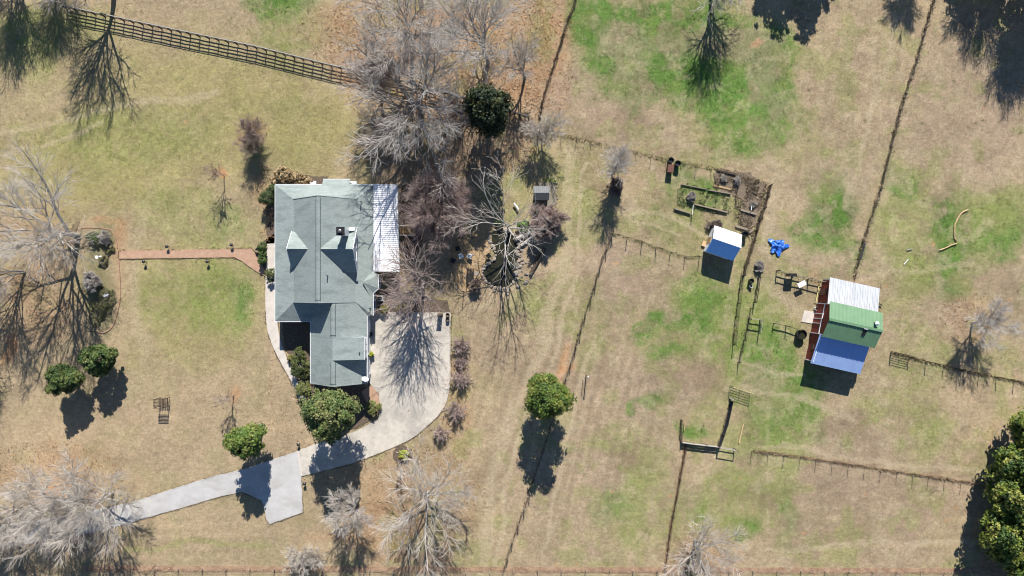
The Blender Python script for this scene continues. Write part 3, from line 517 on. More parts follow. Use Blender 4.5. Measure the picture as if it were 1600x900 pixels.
MB().wallpoly([Q(-2.85, 5.45, .05), Q(2.9, 5.45, .05), Q(2.9, 5.45, 2.3), Q(-2.85, 5.45, 2.3)], .1).build('lean_to_wall', M['dwood'], barn)
# white trim, doors and window frames on the end wall that faces the house
def trim(a, c, w_=.1, name='trim', m=None): MB().bar(Q(*a), Q(*c), .08, w_).build(name, m or M['white'], barn)
T = -3.04
trim((T, -1.95, .05), (T, -1.95, 4.2), .1); trim((T, 1.95, .05), (T, 1.95, 4.2)); trim((T, -1.9, 2.45), (T, 1.9, 2.45), .14); trim((T, -.62, .05), (T, -.62, 2.4)); trim((T, .62, .05), (T, .62, 2.4)); trim((T, 0, .05), (T, 0, 2.4))
trim((T, -1.9, 4.28), (T-.05, 0, 5.08), .12); trim((T, 1.9, 4.28), (T-.05, 0, 5.08), .12); trim((T+.1, 5.5, .05), (T+.1, 5.5, 2.3)); trim((T+.1, -5.1, .05), (T+.1, -5.1, 2.4)); trim((T+.1, 2.0, 3.2), (T+.1, 5.6, 2.42), .14)
for v in (-.31, .31):
    dr = B(Q(-3.02, v, 1.2), (.06, .56, 2.3), BA).build('door', M['red'], barn); B(Q(-3.07, v*.5, 1.2), (.04, .04, .18), BA).build('handle', M['dmetal'], dr)
B(Q(-3.0, -3.5, 1.1), (.06, .8, 1.9), BA).build('door', M['rust'], barn); B(Q(-2.92, 3.6, 1.3), (.06, .8, .6), BA).build('shutter', M['dwood'], barn)
# roof vents
MB().tube([Q(2.35, -.75, 4.8), Q(2.35, -.75, 5.45)], .16, 10).build('vent_pipe', M['steel'], barn); MB().lathe(Q(2.35, -.75, 5.42), [(.22, 0), (.26, .05), (.08, .2)], 12).build('vent_hood', M['white'], barn)
MB().add([Q(u, v, z) for u, v, z in ((1.05, .18, 5.2), (1.5, .18, 5.2), (1.5, 1.05, 4.86), (1.05, 1.05, 4.86))], [[0, 1, 2, 3]]).build('skylight', M['dmetal'], barn); B(Q(1.27, .2, 5.22), (.5, .12, .12), BA).build('skylight_curb', M['galv'], barn)
for u in (-2.8, 0, 2.8): MB().tube([Q(u, -5.2, 0), Q(u, -5.2, 2.5)], .07, 7).build('post', M['wood'], barn)
# small white-roofed shed
O2, Q2 = frame(1123.5, 381.5, math.radians(18.9)); A2 = -math.radians(18.9)
shed = thing('shed', 'small garden shed, roof white above, sky reflection coloured into the lower slope, beside the vegetable beds', 'shed', O2)
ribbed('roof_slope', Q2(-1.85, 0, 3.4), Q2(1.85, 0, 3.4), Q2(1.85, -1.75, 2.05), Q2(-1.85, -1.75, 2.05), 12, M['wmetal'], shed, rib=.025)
ribbed('roof_slope', Q2(-1.85, 0, 3.4), Q2(1.85, 0, 3.4), Q2(1.85, 1.75, 2.05), Q2(-1.85, 1.75, 2.05), 12, M['skymetal'], shed, rib=.04)
MB().bar(Q2(-1.87, 0, 3.43), Q2(1.87, 0, 3.43), .2, .04).build('ridge_cap', M['wmetal'], shed)
for u in (-1.6, 1.6): MB().wallpoly([Q2(u, -1.55, .05), Q2(u, 1.55, .05), Q2(u, 1.55, 2.1), Q2(u, 0, 3.25), Q2(u, -1.55, 2.1)], .1).build('end_wall', M['white'], shed)
for v in (-1.52, 1.52): MB().wallpoly([Q2(-1.55, v, .05), Q2(1.55, v, .05), Q2(1.55, v, 2.1), Q2(-1.55, v, 2.1)], .1).build('side_wall', M['white'], shed)
dr = B(Q2(-1.67, .1, 1.0), (.05, .85, 1.85), A2).build('door', M['tan'], shed); B(Q2(-1.72, -.2, 1.0), (.05, .05, .15), A2).build('handle', M['dmetal'], dr)
B(Q2(-1.9, .6, .12), (.5, .7, .2), A2).build('step', M['orange'], shed)
# dog kennel with grey two-slope roof
kn = thing('kennel', 'little grey-roofed kennel on a gravel patch near the pond', 'kennel', P(845, 305, 0))
KX = lambda u, v, z: Vector(P(845+u*12, 305+v*12, z))
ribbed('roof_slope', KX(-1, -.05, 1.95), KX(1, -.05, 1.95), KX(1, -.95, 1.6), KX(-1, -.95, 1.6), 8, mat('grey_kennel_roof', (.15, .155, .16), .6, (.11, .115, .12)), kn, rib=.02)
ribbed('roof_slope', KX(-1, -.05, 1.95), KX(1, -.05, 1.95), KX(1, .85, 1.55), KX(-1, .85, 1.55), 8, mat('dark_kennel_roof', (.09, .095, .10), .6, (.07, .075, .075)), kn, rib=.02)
for v in (-.75, .7): B(KX(0, v, .8), (1.7, .08, 1.5)).build('wall', M['dwood'], kn)
for u in (-.85, .85): B(KX(u, 0, .8), (.08, 1.4, 1.5)).build('wall', M['dwood'], kn)
slab('paving', [(834, 312), (840, 285), (868, 285), (870, 318), (862, 324), (848, 322)], mat('grey_gravel', (.25, .22, .17), .95, (.19, .17, .13), scale=4, bump=.6), .02, wob=.6)
# ---------------------------------------------------------------- fences
def sample(path, step):
    pts = [Vector(((x-800)/12, (450-y)/12, 0)) for x, y in path]; seg = [(b-a).length for a, b in zip(pts, pts[1:])]; tot = sum(seg); n = max(1, round(tot/step)); out = []
    for i in range(n+1):
        d = tot*i/n; k = 0
        while k < len(seg)-1 and d > seg[k]: d -= seg[k]; k += 1
        out.append(pts[k].lerp(pts[k+1], min(1, d/seg[k])))
    return out
def tuftstrip(path, n, hgt, spread, cols, rg):
    sp = sample(path, .4); A = np.array([p[:2] for p in sp]); k = rg.integers(0, len(A)-1, n); t = rg.random(n)[:, None]
    b = A[k]*(1-t)+A[k+1]*t+rg.normal(0, spread, (n, 2))
    return blades(b, hgt, rg, np.array(cols)[rg.integers(0, len(cols), n)])
def blades(b, hgt, rg, cols, wid=.05, z0=-.06):
    """one bent triangle-strip blade cluster per base point"""
    n = len(b); h = hgt*(.5+rg.random(n)); a = rg.random(n)*2*math.pi; lean = (.3+.6*rg.random(n))*h; ww = wid*(.6+.9*rg.random(n))
    d = np.stack([np.cos(a), np.sin(a)], 1); q = np.stack([-d[:, 1], d[:, 0]], 1)
    v = np.zeros((n, 3, 3)); v[:, 0, :2] = b-q*ww[:, None]; v[:, 1, :2] = b+q*ww[:, None]; v[:, 2, :2] = b+d*lean[:, None]; v[:, 0, 2] = z0; v[:, 1, 2] = z0; v[:, 2, 2] = h
    return v.reshape(-1, 3), np.arange(3*n).reshape(n, 3), np.repeat(cols, 3, 0)
POSTM = {}
def postmesh(h, r, m, kind):
    k = (h, r, m.name, kind)
    if k not in POSTM:
        b = MB()
        if kind == 'round': b.lathe((0, 0, -.2), [(r, 0), (r*.92, h+.17), (r*.7, h+.2)], 7)
        else: b.box((0, 0, h/2-.1), (2*r, 2*r, h+.2))
        me = bpy.data.meshes.new('post'); me.from_pydata([tuple(p) for p in b.v], [], b.f); me.materials.append(m); me.update(); POSTM[k] = me
    return POSTM[k]
def wire_fence(path, label, step=2.1, h=1.2, pm='dmetal', r=.03, kind='round', wires=4, wr=.008, weeds=0, wcols=((.34, .26, .16),), wh=0.17, sp=.12, rail=None, jit=.04, group=None):
    pts = sample(path, step); t = thing('wire_fence' if not rail else 'rail_fence', label, 'fence', pts[0], group)
    for p in pts:
        me = postmesh(h, r, M[pm], kind); o = link('post', me, t, (p-pts[0])+Vector((random.uniform(-jit, jit), random.uniform(-jit, jit), 0))); o.rotation_euler = (random.uniform(-.05, .05), random.uniform(-.05, .05), random.uniform(0, 3)); o.scale = (1, 1, random.uniform(.92, 1.1))
    for k in range(wires):
        z = h*(.2+.76*k/max(1, wires-1)) if wires > 1 else h*.95
        q = []
        for a, c in zip(pts, pts[1:]): q += [a+Vector((0, 0, z)), (a+c)/2+Vector((0, 0, z-.03))]
        q.append(pts[-1]+Vector((0, 0, z))); MB().tube(q, wr, 3, False).build('wire', M['dmetal'], t)
    if rail:
        for z in rail[1]:
            for a, c in zip(pts, pts[1:]): MB().bar(a+Vector((0, 0, z)), c+Vector((0, 0, z+random.uniform(-.03, .03))), .05, rail[2]).build('rail', M[rail[0]], t)
    if weeds:
        rg = np.random.default_rng(abs(int(path[0][0]*7+path[0][1]))); V_, F_, C_ = tuftstrip(path, weeds, wh, sp, wcols, rg); V_ = V_-np.array([*pts[0][:2], 0])
        o = link('weeds', mesh_np('weeds', V_, F_, M['litter'], C_), t); o['kind'] = 'stuff'
    return t
random.seed(11)
# black four-board paddock fence
def board_fence():
    path = [(105.5, 14.5), (248.4, 45), (406, 77.7), (515, 105), (564, 116), (640, 132), (720, 155), (826, 186)]
    pts = sample(path, 1.25); t = thing('board_fence', 'black four-board paddock fence running across the top left', 'fence', pts[0])
    for p in pts: link('post', postmesh(1.42, .055, M['bwood'], 'sq'), t, p-pts[0])
    for z in (.28, .62, .96, 1.3):
        for i in range(0, len(pts)-1, 2):
            a = pts[i]; c = pts[min(i+2, len(pts)-1)]; MB().bar(a+Vector((0, .07, z)), c+Vector((0, .07, z+random.uniform(-.02, .02))), .03, .13).build('board', M['bwood'], t)
    for i in range(0, len(pts)-1, 2):
        a = pts[i]; c = pts[min(i+2, len(pts)-1)]; MB().bar(a+Vector((0, 0, 1.44)), c+Vector((0, 0, 1.44)), .10, .03).build('cap_board', M['gwood'], t)
board_fence()
STRAW = ((.36, .28, .17), (.28, .21, .13), (.20, .15, .09), (.17, .19, .07)); DK = ((.19, .14, .09), (.24, .18, .12), (.14, .11, .07), (.33, .26, .17)); RED = ((.30, .17, .10), (.22, .13, .08), (.36, .24, .15))
PALE = ((.42, .34, .20), (.38, .31, .16), (.30, .30, .12))
wire_fence([(902, -30), (898, 10), (888, 30), (880, 55), (868, 95), (858, 125), (848, 155), (841, 198)], 'overgrown wire fence with brown weeds slanting down from the top middle', 2.4, 1.15, weeds=800, wcols=DK, wh=0.23, sp=.10, wires=4, wr=.009)
wire_fence([(1462, -10), (1448, 35), (1430, 100), (1410, 160), (1395, 215), (1377, 290), (1357, 350), (1342, 400), (1335, 434)], 'long wire fence with dark brambles slanting down the right pasture', 2.4, 1.2, weeds=1300, wcols=DK, wh=0.25, sp=.12, wires=4, wr=.009)
wire_fence([(957, 365), (940, 408), (926, 455), (911, 500), (897, 550), (884, 592), (872, 625), (853, 690), (838, 735), (820, 790), (800, 845), (786, 893)], 'weathered wire fence slanting past the lone round evergreen', 2.2, 1.25, 'wood', .06, weeds=1100, wcols=DK, wh=0.17, sp=.09, wires=4, wr=.009)
wire_fence([(957, 365), (983, 372), (1007, 380), (1032, 389), (1056, 397), (1080, 404), (1093, 401)], 'short post-and-wire fence leading right to the garden shed', 2.1, 1.3, 'wood', .05, weeds=350, wcols=((.22, .24, .08), (.3, .27, .14)), wh=0.12, sp=.12, wires=3)
wire_fence([(830, 202), (858, 207), (890, 214), (930, 224), (975, 235), (1000, 240), (1048, 251), (1075, 257), (1118, 264), (1160, 275), (1203, 290)], 'thin wire fence along the top edge of the garden', 2.0, 1.25, 'dmetal', .03, weeds=950, wcols=PALE, wh=0.15, sp=.14, wires=3, wr=.006)
wire_fence([(1203, 290), (1196, 318), (1186, 345), (1177, 378), (1169, 402), (1161, 430)], 'brown overgrown fence down the right side of the garden', 1.5, 1.1, 'dwood', .06, weeds=950, wcols=DK, wh=0.17, sp=.12, wires=3, rail=('dwood', (.25, .6), .14))
wire_fence([(1158, 430), (1154, 460), (1150, 490), (1145, 538)], 'tall dark wire fence beside the pen gate', 1.8, 1.5, 'dmetal', .05, weeds=130, wcols=DK, wh=0.15, sp=.06, wires=6, wr=.016)
wire_fence([(1184, 434), (1181, 452), (1178, 472)], 'short dark fence end below the brush pile', 1.5, 1.2, 'dwood', .06, wires=3, wr=.012, rail=('dwood', (.5, 1.0), .1))
wire_fence([(1173, 481), (1168, 505), (1160, 540), (1153, 565)], 'rickety pen fence sloping down from the little rail stile', 1.4, 1.2, 'dwood', .05, weeds=100, wcols=DK, wh=0.12, sp=.08, wires=4, wr=.014)
wire_fence([(1170, 497), (1187, 500)], 'little two-rail stile at the pen corner', 1.3, 1.25, 'wood', .07, wires=0, rail=('gwood', (.5, 1.15), .12))
wire_fence([(1187, 500), (1185, 520)], 'short rail leaning down from the stile', 1.6, 1.1, 'wood', .06, wires=0, rail=('gwood', (.5, 1.05), .1))
wire_fence([(1213, 423), (1232, 428), (1260, 435), (1287, 441)], 'two-rail wooden fence running into the top corner of the barn', 1.9, 1.3, 'dwood', .07, weeds=150, wcols=PALE, wh=0.15, sp=.1, wires=0, rail=('wood', (.55, 1.15), .13))
wire_fence([(1209, 505), (1228, 509), (1247, 516)], 'short dark rail fence beside the black water trough', 1.7, 1.35, 'dwood', .06, wires=1, rail=('dwood', (.6,), .12))
wire_fence([(1175, 705), (1215, 709), (1250, 714), (1300, 721), (1350, 729), (1400, 737), (1450, 744), (1500, 752), (1552, 760)], 'long thin wire fence crossing the lower right pasture', 2.1, 1.35, 'dmetal', .035, weeds=1900, wcols=((.40, .30, .19), (.30, .21, .13), (.36, .25, .15)), wh=0.17, sp=.10, wires=4, wr=.006)
wire_fence([(1392, 551), (1408, 555), (1440, 563), (1480, 573), (1530, 584), (1570, 592), (1640, 607)], 'vine-covered wire fence to the right of the barn', 2.3, 1.35, 'dwood', .05, weeds=1300, wcols=DK+PALE, wh=0.17, sp=.10, wires=4, wr=.009)
wire_fence([(1072, 692), (1068, 715), (1062, 745), (1056, 780), (1049, 815), (1044, 850), (1038, 893)], 'reddish weedy wire fence slanting down from the strawy plot', 2.4, 1.1, 'dmetal', .035, weeds=1100, wcols=RED, wh=0.17, sp=.09, wires=4, wr=.012)
wire_fence([(1141, 626), (1138, 640), (1133, 662), (1127, 680), (1122, 694)], 'dark wire fence hanging from the tube gate', 1.6, 1.3, 'dwood', .06, weeds=210, wcols=DK, wh=0.20, sp=.09, wires=8, wr=.028)
wire_fence([(1064, 656), (1063, 672), (1064, 690)], 'short fence at the left end of the green plot', 1.4, .9, 'dwood', .06, weeds=150, wcols=DK, wh=0.15, sp=.1, wires=4, wr=.014)
wire_fence([(1064, 690), (1085, 693), (1104, 695), (1121, 697)], 'low timber fence along the bottom of the green plot', 1.6, .75, 'dwood', .07, weeds=130, wcols=DK, wh=0.12, sp=.08, wires=0, rail=('gwood', (.18, .42, .66), .2))
wire_fence([(1121, 697), (1147, 701)], 'open two-rail wooden gate frame right of the green plot', 2.1, 1.3, 'dwood', .07, wires=0, rail=('gwood', (.45, 1.2), .1))
wire_fence([(-20, 889), (60, 889), (130, 889), (800, 890), (1300, 893), (1700, 895)], 'post-and-wire boundary fence along the bottom edge', 3.15, 1.15, 'wood', .06, weeds=1900, wcols=((.40, .28, .18), (.34, .22, .13), (.46, .36, .24)), wh=0.12, sp=.14, wires=4, wr=.006)
# ---------------------------------------------------------------- trees
def nrm(v): return v/np.maximum(np.linalg.norm(v, axis=-1, keepdims=True), 1e-9)
def tubes(Pn, Rn, k):
    """Pn (B,n,3) polylines, Rn (B,n) radii"""
    Bn, n, _ = Pn.shape; d = np.empty_like(Pn); d[:, 1:-1] = Pn[:, 2:]-Pn[:, :-2]; d[:, 0] = Pn[:, 1]-Pn[:, 0]; d[:, -1] = Pn[:, -1]-Pn[:, -2]; d = nrm(d)
    ref = np.where(np.abs(d[:, :, 2:3]) < .9, np.array([0, 0, 1.]), np.array([1., 0, 0])); u = nrm(np.cross(d, ref)); q = np.cross(d, u)
    a = 2*math.pi*np.arange(k)/k
    V = Pn[:, :, None]+Rn[:, :, None, None]*(u[:, :, None]*np.cos(a)[:, None]+q[:, :, None]*np.sin(a)[:, None])
    i = np.arange(Bn*n*k).reshape(Bn, n, k); j = np.roll(i, -1, 2)
    F = np.stack([i[:, :-1], j[:, :-1], j[:, 1:], i[:, 1:]], -1).reshape(-1, 4)
    return V.reshape(-1, 3), F
def poly(p0, d0, L, r0, r1, nseg, wob, up, rg):
    Bn = len(p0); Pn = np.zeros((Bn, nseg+1, 3)); Pn[:, 0] = p0; d = d0.copy()
    for s in range(nseg):
        d = nrm(d+rg.normal(0, wob, (Bn, 3))+np.array([0, 0, up])); Pn[:, s+1] = Pn[:, s]+d*(L/nseg)[:, None]
    t = np.linspace(0, 1, nseg+1)[None]; return Pn, r0[:, None]*(1-t)+r1[:, None]*t
def spawn(Pn, Rn, m, t0, t1, ang, L, wob, up, nseg, rk, rmin, rg, tipk=.45, lk=.5):
    Bn, n, _ = Pn.shape; n -= 1
    t = t0+(t1-t0)*(np.arange(m)[None]+rg.random((Bn, m)))/m; f = np.clip(t*n, 0, n-1e-4); i = f.astype(int); fr = (f-i)[..., None]; bi = np.arange(Bn)[:, None]
    a = Pn[bi, i]; b = Pn[bi, i+1]; p = a*(1-fr)+b*fr; d = nrm(b-a); r = Rn[bi, i]*(1-fr[..., 0])+Rn[bi, i+1]*fr[..., 0]
    ref = np.where(np.abs(d[..., 2:3]) < .9, np.array([0, 0, 1.]), np.array([1., 0, 0])); u = nrm(np.cross(d, ref)); q = np.cross(d, u)
    az = rg.random((Bn, 1))*6.283+np.arange(m)[None]*2.4+rg.normal(0, .4, (Bn, m)); an = ang*(.7+.6*rg.random((Bn, m)))
    c = nrm(np.cos(an)[..., None]*d+np.sin(an)[..., None]*(np.cos(az)[..., None]*u+np.sin(az)[..., None]*q))
    LL = L*(1.1-lk*t)*(.65+.7*rg.random((Bn, m))); r0 = np.maximum(np.minimum(r*.85, rk*(.8+.4*rg.random((Bn, m)))), rmin)
    return poly(p.reshape(-1, 3), c.reshape(-1, 3), LL.reshape(-1), r0.reshape(-1), np.maximum(r0*tipk, rmin*.7).reshape(-1), nseg, wob, up, rg)
def bare_tree(px, py, Ht, seed, label, name='bare_tree', cat='tree', bark='bark', twig='twig', spread=.75, dens=1.0, trunk=.3, stems=1, limbs=7, group=None, tr=None, tw=.019, droop=0.0, lean=(0, 0), z0=0.0, upk=1.0, limb=.52, leaves=0):
    rg = np.random.default_rng(seed); x, y = (px-800)/12, (450-py)/12; t = thing(name, label, cat, (x, y, z0), group)
    tr = tr or .022*Ht+.03
    a = rg.random(stems)*6.283; k = 0 if stems == 1 else .35
    d = nrm(np.stack([np.cos(a)*k+lean[0], np.sin(a)*k+lean[1], np.ones(stems)], 1)); p0 = np.stack([np.cos(a)*k*.25, np.sin(a)*k*.25, np.full(stems, -.15)], 1)
    Lt = Ht*(.62 if stems == 1 else .5)
    T0, R0 = poly(p0, d, np.full(stems, Lt)*(.85+.3*rg.random(stems)), np.full(stems, tr if stems == 1 else tr*.7), np.full(stems, tr*.16), 7, .05, .04, rg)
    t0 = trunk/.62
    T1, R1 = spawn(T0, R0, limbs, min(t0, .85), 1.0, spread, Ht*limb, .09, (.05-droop)*upk, 7, tr*.55, .03, rg, .35, .3)
    T2, R2 = spawn(T1, R1, int(round(7*dens**.5)), .2, 1, .68, Ht*.28, .085, (.02-droop)*upk, 5, tr*.26, .022, rg, .4)
    T3, R3 = spawn(T2, R2, int(round(6*dens**.5)), .15, 1, .55, Ht*.17, .08, (.03-droop*.5)*upk, 4, tr*.1, tw*1.1, rg, .5)
    T4, R4 = spawn(T3, R3, int(round(4*dens)), .1, 1, .5, Ht*.10, .09, .02*upk, 3, tw*1.05, tw*.75, rg, .6)
    V0, F0 = tubes(T0, R0, 8); V1, F1 = tubes(T1, R1, 6); V2, F2 = tubes(T2, R2, 4); n0 = len(V0); n1 = n0+len(V1)
    link('trunk', mesh_np('trunk', np.concatenate([V0, V1, V2]), [F0, F1+n0, F2+n1], M[bark], smooth=True), t)
    V3, F3 = tubes(T3, R3, 3); V4, F4 = tubes(T4, R4, 3)
    link('crown', mesh_np('crown', np.concatenate([V3, V4]), [F3, F4+len(V3)], M[twig]), t)
    if leaves:
        tip = T4[rg.integers(0, len(T4), leaves), rg.integers(1, 4, leaves)]; lc = np.array(((.26, .13, .07), (.20, .10, .06), (.32, .19, .10)))[rg.integers(0, 3, leaves)]
        V, F, C = leafmesh(tip, np.tile(np.array([[0, 0, 1.]]), (leaves, 1)), .16, rg, lc, .8); link('dry_leaves', mesh_np('dry_leaves', V, F, M['litter'], C), t)['kind'] = 'stuff'
    return t
def leafmesh(C, Nn, size, rg, cols, jit=.55, asp=.42):
    """diamond leaves at C facing about Nn"""
    n = len(C); nn = nrm(Nn+rg.normal(0, jit, (n, 3))); ref = rg.normal(0, 1, (n, 3)); u = nrm(np.cross(nn, ref)); v = np.cross(nn, u); s = (size*(.6+.8*rg.random(n)))[:, None]
    V = np.stack([C-u*s*.5, C+v*s*asp-nn*s*.06, C+u*s*.5-nn*s*.12, C-v*s*asp-nn*s*.06], 1).reshape(-1, 3)
    return V, np.arange(4*n).reshape(n, 4), np.repeat(cols, 4, 0)
def crownpts(rg, nclump, nleaf, rad, cz, clump=.22, shell=.62, under=-.55):
    """leaf positions in clumps over an ellipsoid; rad (rx,ry,rz)"""
    rad = np.array(rad); d = nrm(rg.normal(0, 1, (nclump*3, 3))); d = d[d[:, 2] > under][:nclump]; r = shell+(1.05-shell)*rg.random(len(d))**.6
    lob = 1+.16*np.sin(3*np.arctan2(d[:, 1], d[:, 0])+rg.random()*6)+.1*np.sin(5*d[:, 2]+2*d[:, 0]*3)
    c = d*(r*lob)[:, None]*rad; cs = clump*(.6+.8*rg.random(len(d)))*rad.mean()
    e = nrm(rg.normal(0, 1, (len(d), nleaf, 3))); e[:, :, 2] = np.abs(e[:, :, 2])*.9-.15; rr = (rg.random((len(d), nleaf, 1)))**.4
    Pn = c[:, None]+e*rr*cs[:, None, None]*np.array([1, 1, .7]); Nn = nrm(e*.7+d[:, None]*.6+np.array([0, 0, .55]))
    Pn = Pn.reshape(-1, 3)+np.array([0, 0, cz]); cl = np.repeat(np.arange(len(d)), nleaf); return Pn, Nn.reshape(-1, 3), cl
MAG = ((.065, .105, .026), (.088, .125, .032), (.048, .085, .025), (.125, .145, .042), (.036, .068, .023))
def evergreen(px, py, rad, Ht, seed, label, name='evergreen_tree', cat='tree', cols=MAG, leaf=.22, nclump=190, nleaf=75, group=None, under=-.55, clump=.22, shell=.62, z0=0, minz=.05):
    rg = np.random.default_rng(seed); t = thing(name, label, cat, ((px-800)/12, (450-py)/12, z0), group); cz = Ht-rad[2]
    Pn, Nn, cl = crownpts(rg, nclump, nleaf, rad, cz, clump, shell, under); ok = Pn[:, 2] > minz; Pn, Nn, cl = Pn[ok], Nn[ok], cl[ok]
    base = np.array(cols)[rg.integers(0, len(cols), cl.max()+1)]; c = base[cl]*(.7+.6*rg.random((len(cl), 1))); pick = rg.random(len(cl)) < .25; c[pick] = np.array(cols)[rg.integers(0, len(cols), pick.sum())]
    V, F, C = leafmesh(Pn, Nn, leaf, rg, c); link('crown', mesh_np('crown', V, F, M['leaf'], C), t)
    tr = .03*Ht+.02; p0 = np.array([[0, 0, -.15]]); T0, R0 = poly(p0, np.array([[0, 0, 1.]]), np.array([Ht*.8]), np.array([tr]), np.array([tr*.3]), 5, .03, .05, rg)
    T1, R1 = spawn(T0, R0, 16, .18, 1, 1.0, min(rad[0], rad[1])*.95, .1, .06, 4, tr*.4, .012, rg, .3, .35); V0, F0 = tubes(T0, R0, 7); V1, F1 = tubes(T1, R1, 4)
    link('trunk', mesh_np('trunk', np.concatenate([V0, V1]), [F0, F1+len(V0)], M['bark'], smooth=True), t); return t
def base_of(px, py, z):
    x, y = W(px, py, z); return x*12+800, 450-y*12
# --- bare trees
G1 = 'bare deciduous trees'
bare_tree(30, -42, 8.5, 101, 'bare tree at the top left corner, only its shadow and outer twigs in view', stems=3, limbs=8, dens=1.1, spread=.6, trunk=.25, group=G1)
bare_tree(95, -38, 8, 102, 'bare tree above the left end of the black board fence', stems=2, limbs=8, dens=1.0, spread=.6, trunk=.25, group=G1)
bare_tree(178, -6, 11, 103, 'tall bare tree whose radiating shadow falls across the black board fence', limbs=9, dens=1.0, spread=.62, trunk=.27, bark='bark', group=G1, tr=.36)
bare_tree(401, 221, 4.2, 104, 'small brown vase-shaped tree on the lawn up and left of the house', twig='btwig', bark='btwig', stems=4, limbs=6, dens=0.9, spread=.45, trunk=.15, group=G1, tw=.013)
bare_tree(350, 275, 4.0, 105, 'thin young tree in a ring of orange mulch', limbs=6, dens=.35, spread=.5, trunk=.3, group=G1, tw=.016, bark='btwig', twig='btwig', tr=.07, leaves=150)
bare_tree(122, 368, 14.5, 106, 'large spreading bare tree beside the round bed, limbs reaching left', bark='pale', twig='ptwig', limbs=9, dens=1.2, spread=.75, trunk=.16, group=G1, tr=0.36, droop=.02, limb=0.56)
bare_tree(40, 424, 9, 107, 'middle-sized bare tree at the left edge below the spreading one', stems=2, limbs=7, dens=.8, spread=.5, trunk=.22, group=G1)
bare_tree(-28, 520, 8, 108, 'bare tree just outside the left edge', limbs=7, dens=.8, spread=.6, group=G1)
bare_tree(176, 770, 8.6, 109, 'pale bare tree at the left end of the lane', bark='pale', twig='ptwig', limbs=14, dens=1.25, spread=0.95, trunk=0.1, group=G1, droop=.01, limb=0.76, tr=0.19)
bare_tree(104, 778, 8.4, 110, 'pale bare tree in the middle of the bottom-left cluster', bark='pale', twig='ptwig', limbs=14, dens=1.25, spread=0.95, trunk=0.1, group=G1, limb=0.74, tr=0.19)
bare_tree(34, 792, 8, 111, 'leftmost pale bare tree of the bottom-left cluster', bark='pale', twig='ptwig', limbs=14, dens=1.25, spread=0.95, trunk=0.1, group=G1, limb=0.72, tr=0.19)
bare_tree(557, 787, 6.2, 112, 'smaller pale bare tree left of the big one near the bottom fence', bark='pale', twig='ptwig', limbs=8, dens=1.2, spread=.7, trunk=.2, group=G1, limb=0.55)
bare_tree(669, 768, 9.6, 113, 'big pale bare tree below the driveway curve', bark='pale', twig='ptwig', limbs=14, dens=0.9, spread=0.95, trunk=0.1, group=G1, tr=0.19, limb=0.82)
bare_tree(1086, 845, 7.6, 114, 'pale bare tree at the bottom edge right of centre', bark='pale', twig='ptwig', limbs=13, dens=0.85, spread=0.95, trunk=0.1, group=G1, limb=0.8, tr=0.19)
bare_tree(660, 176, 12, 115, 'large grey bare tree straight above the house', limbs=15, dens=1.25, spread=0.95, trunk=.18, group=G1, tr=.36, bark='bark', tw=.016, limb=0.78)
bare_tree(645, 70, 13, 116, 'grey bare tree at the top, left of its neighbour', twig='twig', limbs=10, dens=1.2, spread=.75, trunk=.2, group=G1, limb=0.62)
bare_tree(762, 98, 13.5, 117, 'grey bare tree at the top, above the dark evergreen', twig='twig', limbs=10, dens=1.2, spread=.75, trunk=.2, group=G1, bark='pale', limb=0.62)
bare_tree(600, 128, 7, 118, 'brushy bare tree at the right end of the black board fence', twig='btwig', limbs=8, dens=1.6, spread=.7, trunk=.15, group=G1, bark='btwig')
bare_tree(820, 120, 8, 132, 'thin bare tree between the litter strip and the grey trees', limbs=7, dens=.9, spread=.6, trunk=.2, group=G1)
bare_tree(842, 206, 5.2, 119, 'pale twin-stemmed tree at the corner where the fences meet', bark='pale', twig='ptwig', stems=2, limbs=7, dens=.9, spread=.42, trunk=.2, group=G1)
bare_tree(687, 326, 7.0, 120, 'round reddish-twigged tree beside the porch steps', twig='rtwig', bark='btwig', stems=4, limbs=8, dens=1.9, spread=0.95, trunk=.15, group=G1, tw=.016, limb=0.56)
bare_tree(661, 440, 11.6, 121, 'broad reddish-twigged tree whose shadow covers the driveway', twig='rtwig', bark='bark', stems=3, limbs=8, dens=0.5, spread=0.6, trunk=0.26, group=G1, tw=.015, tr=0.36, limb=0.33)
bare_tree(795, 361, 12.5, 122, 'gnarled white-barked tree standing over the pond', bark='pale', twig='ptwig', limbs=8, dens=0.55, spread=0.8, trunk=0.16, group=G1, tr=.24, tw=.018, limb=0.56)
bare_tree(957, 266, 6.4, 123, 'slender pale tree alone on the grass left of the garden', bark='pale', twig='twig', limbs=9, dens=.9, spread=.32, trunk=.2, group=G1, tr=.14)
bare_tree(1110, -14, 8.8, 124, 'bare tree above the top edge casting a forked shadow on the green patch', limbs=7, dens=.8, spread=.62, trunk=.2, stems=2, group=G1, tr=.34)
bare_tree(1420, -60, 5.6, 125, 'bare tree above the top of the long right fence', limbs=9, dens=1.4, spread=.6, group=G1)
bare_tree(1575, -12, 9, 126, 'bare tree in the top right corner, twigs white in the sun', bark='pale', twig='twig', stems=2, limbs=10, dens=1.5, spread=.7, group=G1)
bare_tree(1530, -55, 8.5, 127, 'bare tree left of the top right corner, seen mostly as shadow', limbs=9, dens=1.5, spread=.7, group=G1)
bare_tree(1519, 504, 5.7, 128, 'bushy bare tree above the vine-covered fence on the right', bark='pale', twig='twig', limbs=8, dens=1.2, spread=.75, trunk=.2, group=G1)
bare_tree(473, 868, 3.4, 129, 'low pale blossom-grey shrub tree left of the utility box', bark='pale', twig='ptwig', stems=3, limbs=6, dens=0.5, spread=.8, trunk=.1, group=G1)
bare_tree(495, 870, 3.0, 130, 'low pale shrub tree right behind the utility box', bark='pale', twig='ptwig', stems=3, limbs=6, dens=0.45, spread=.8, trunk=.1, group=G1)
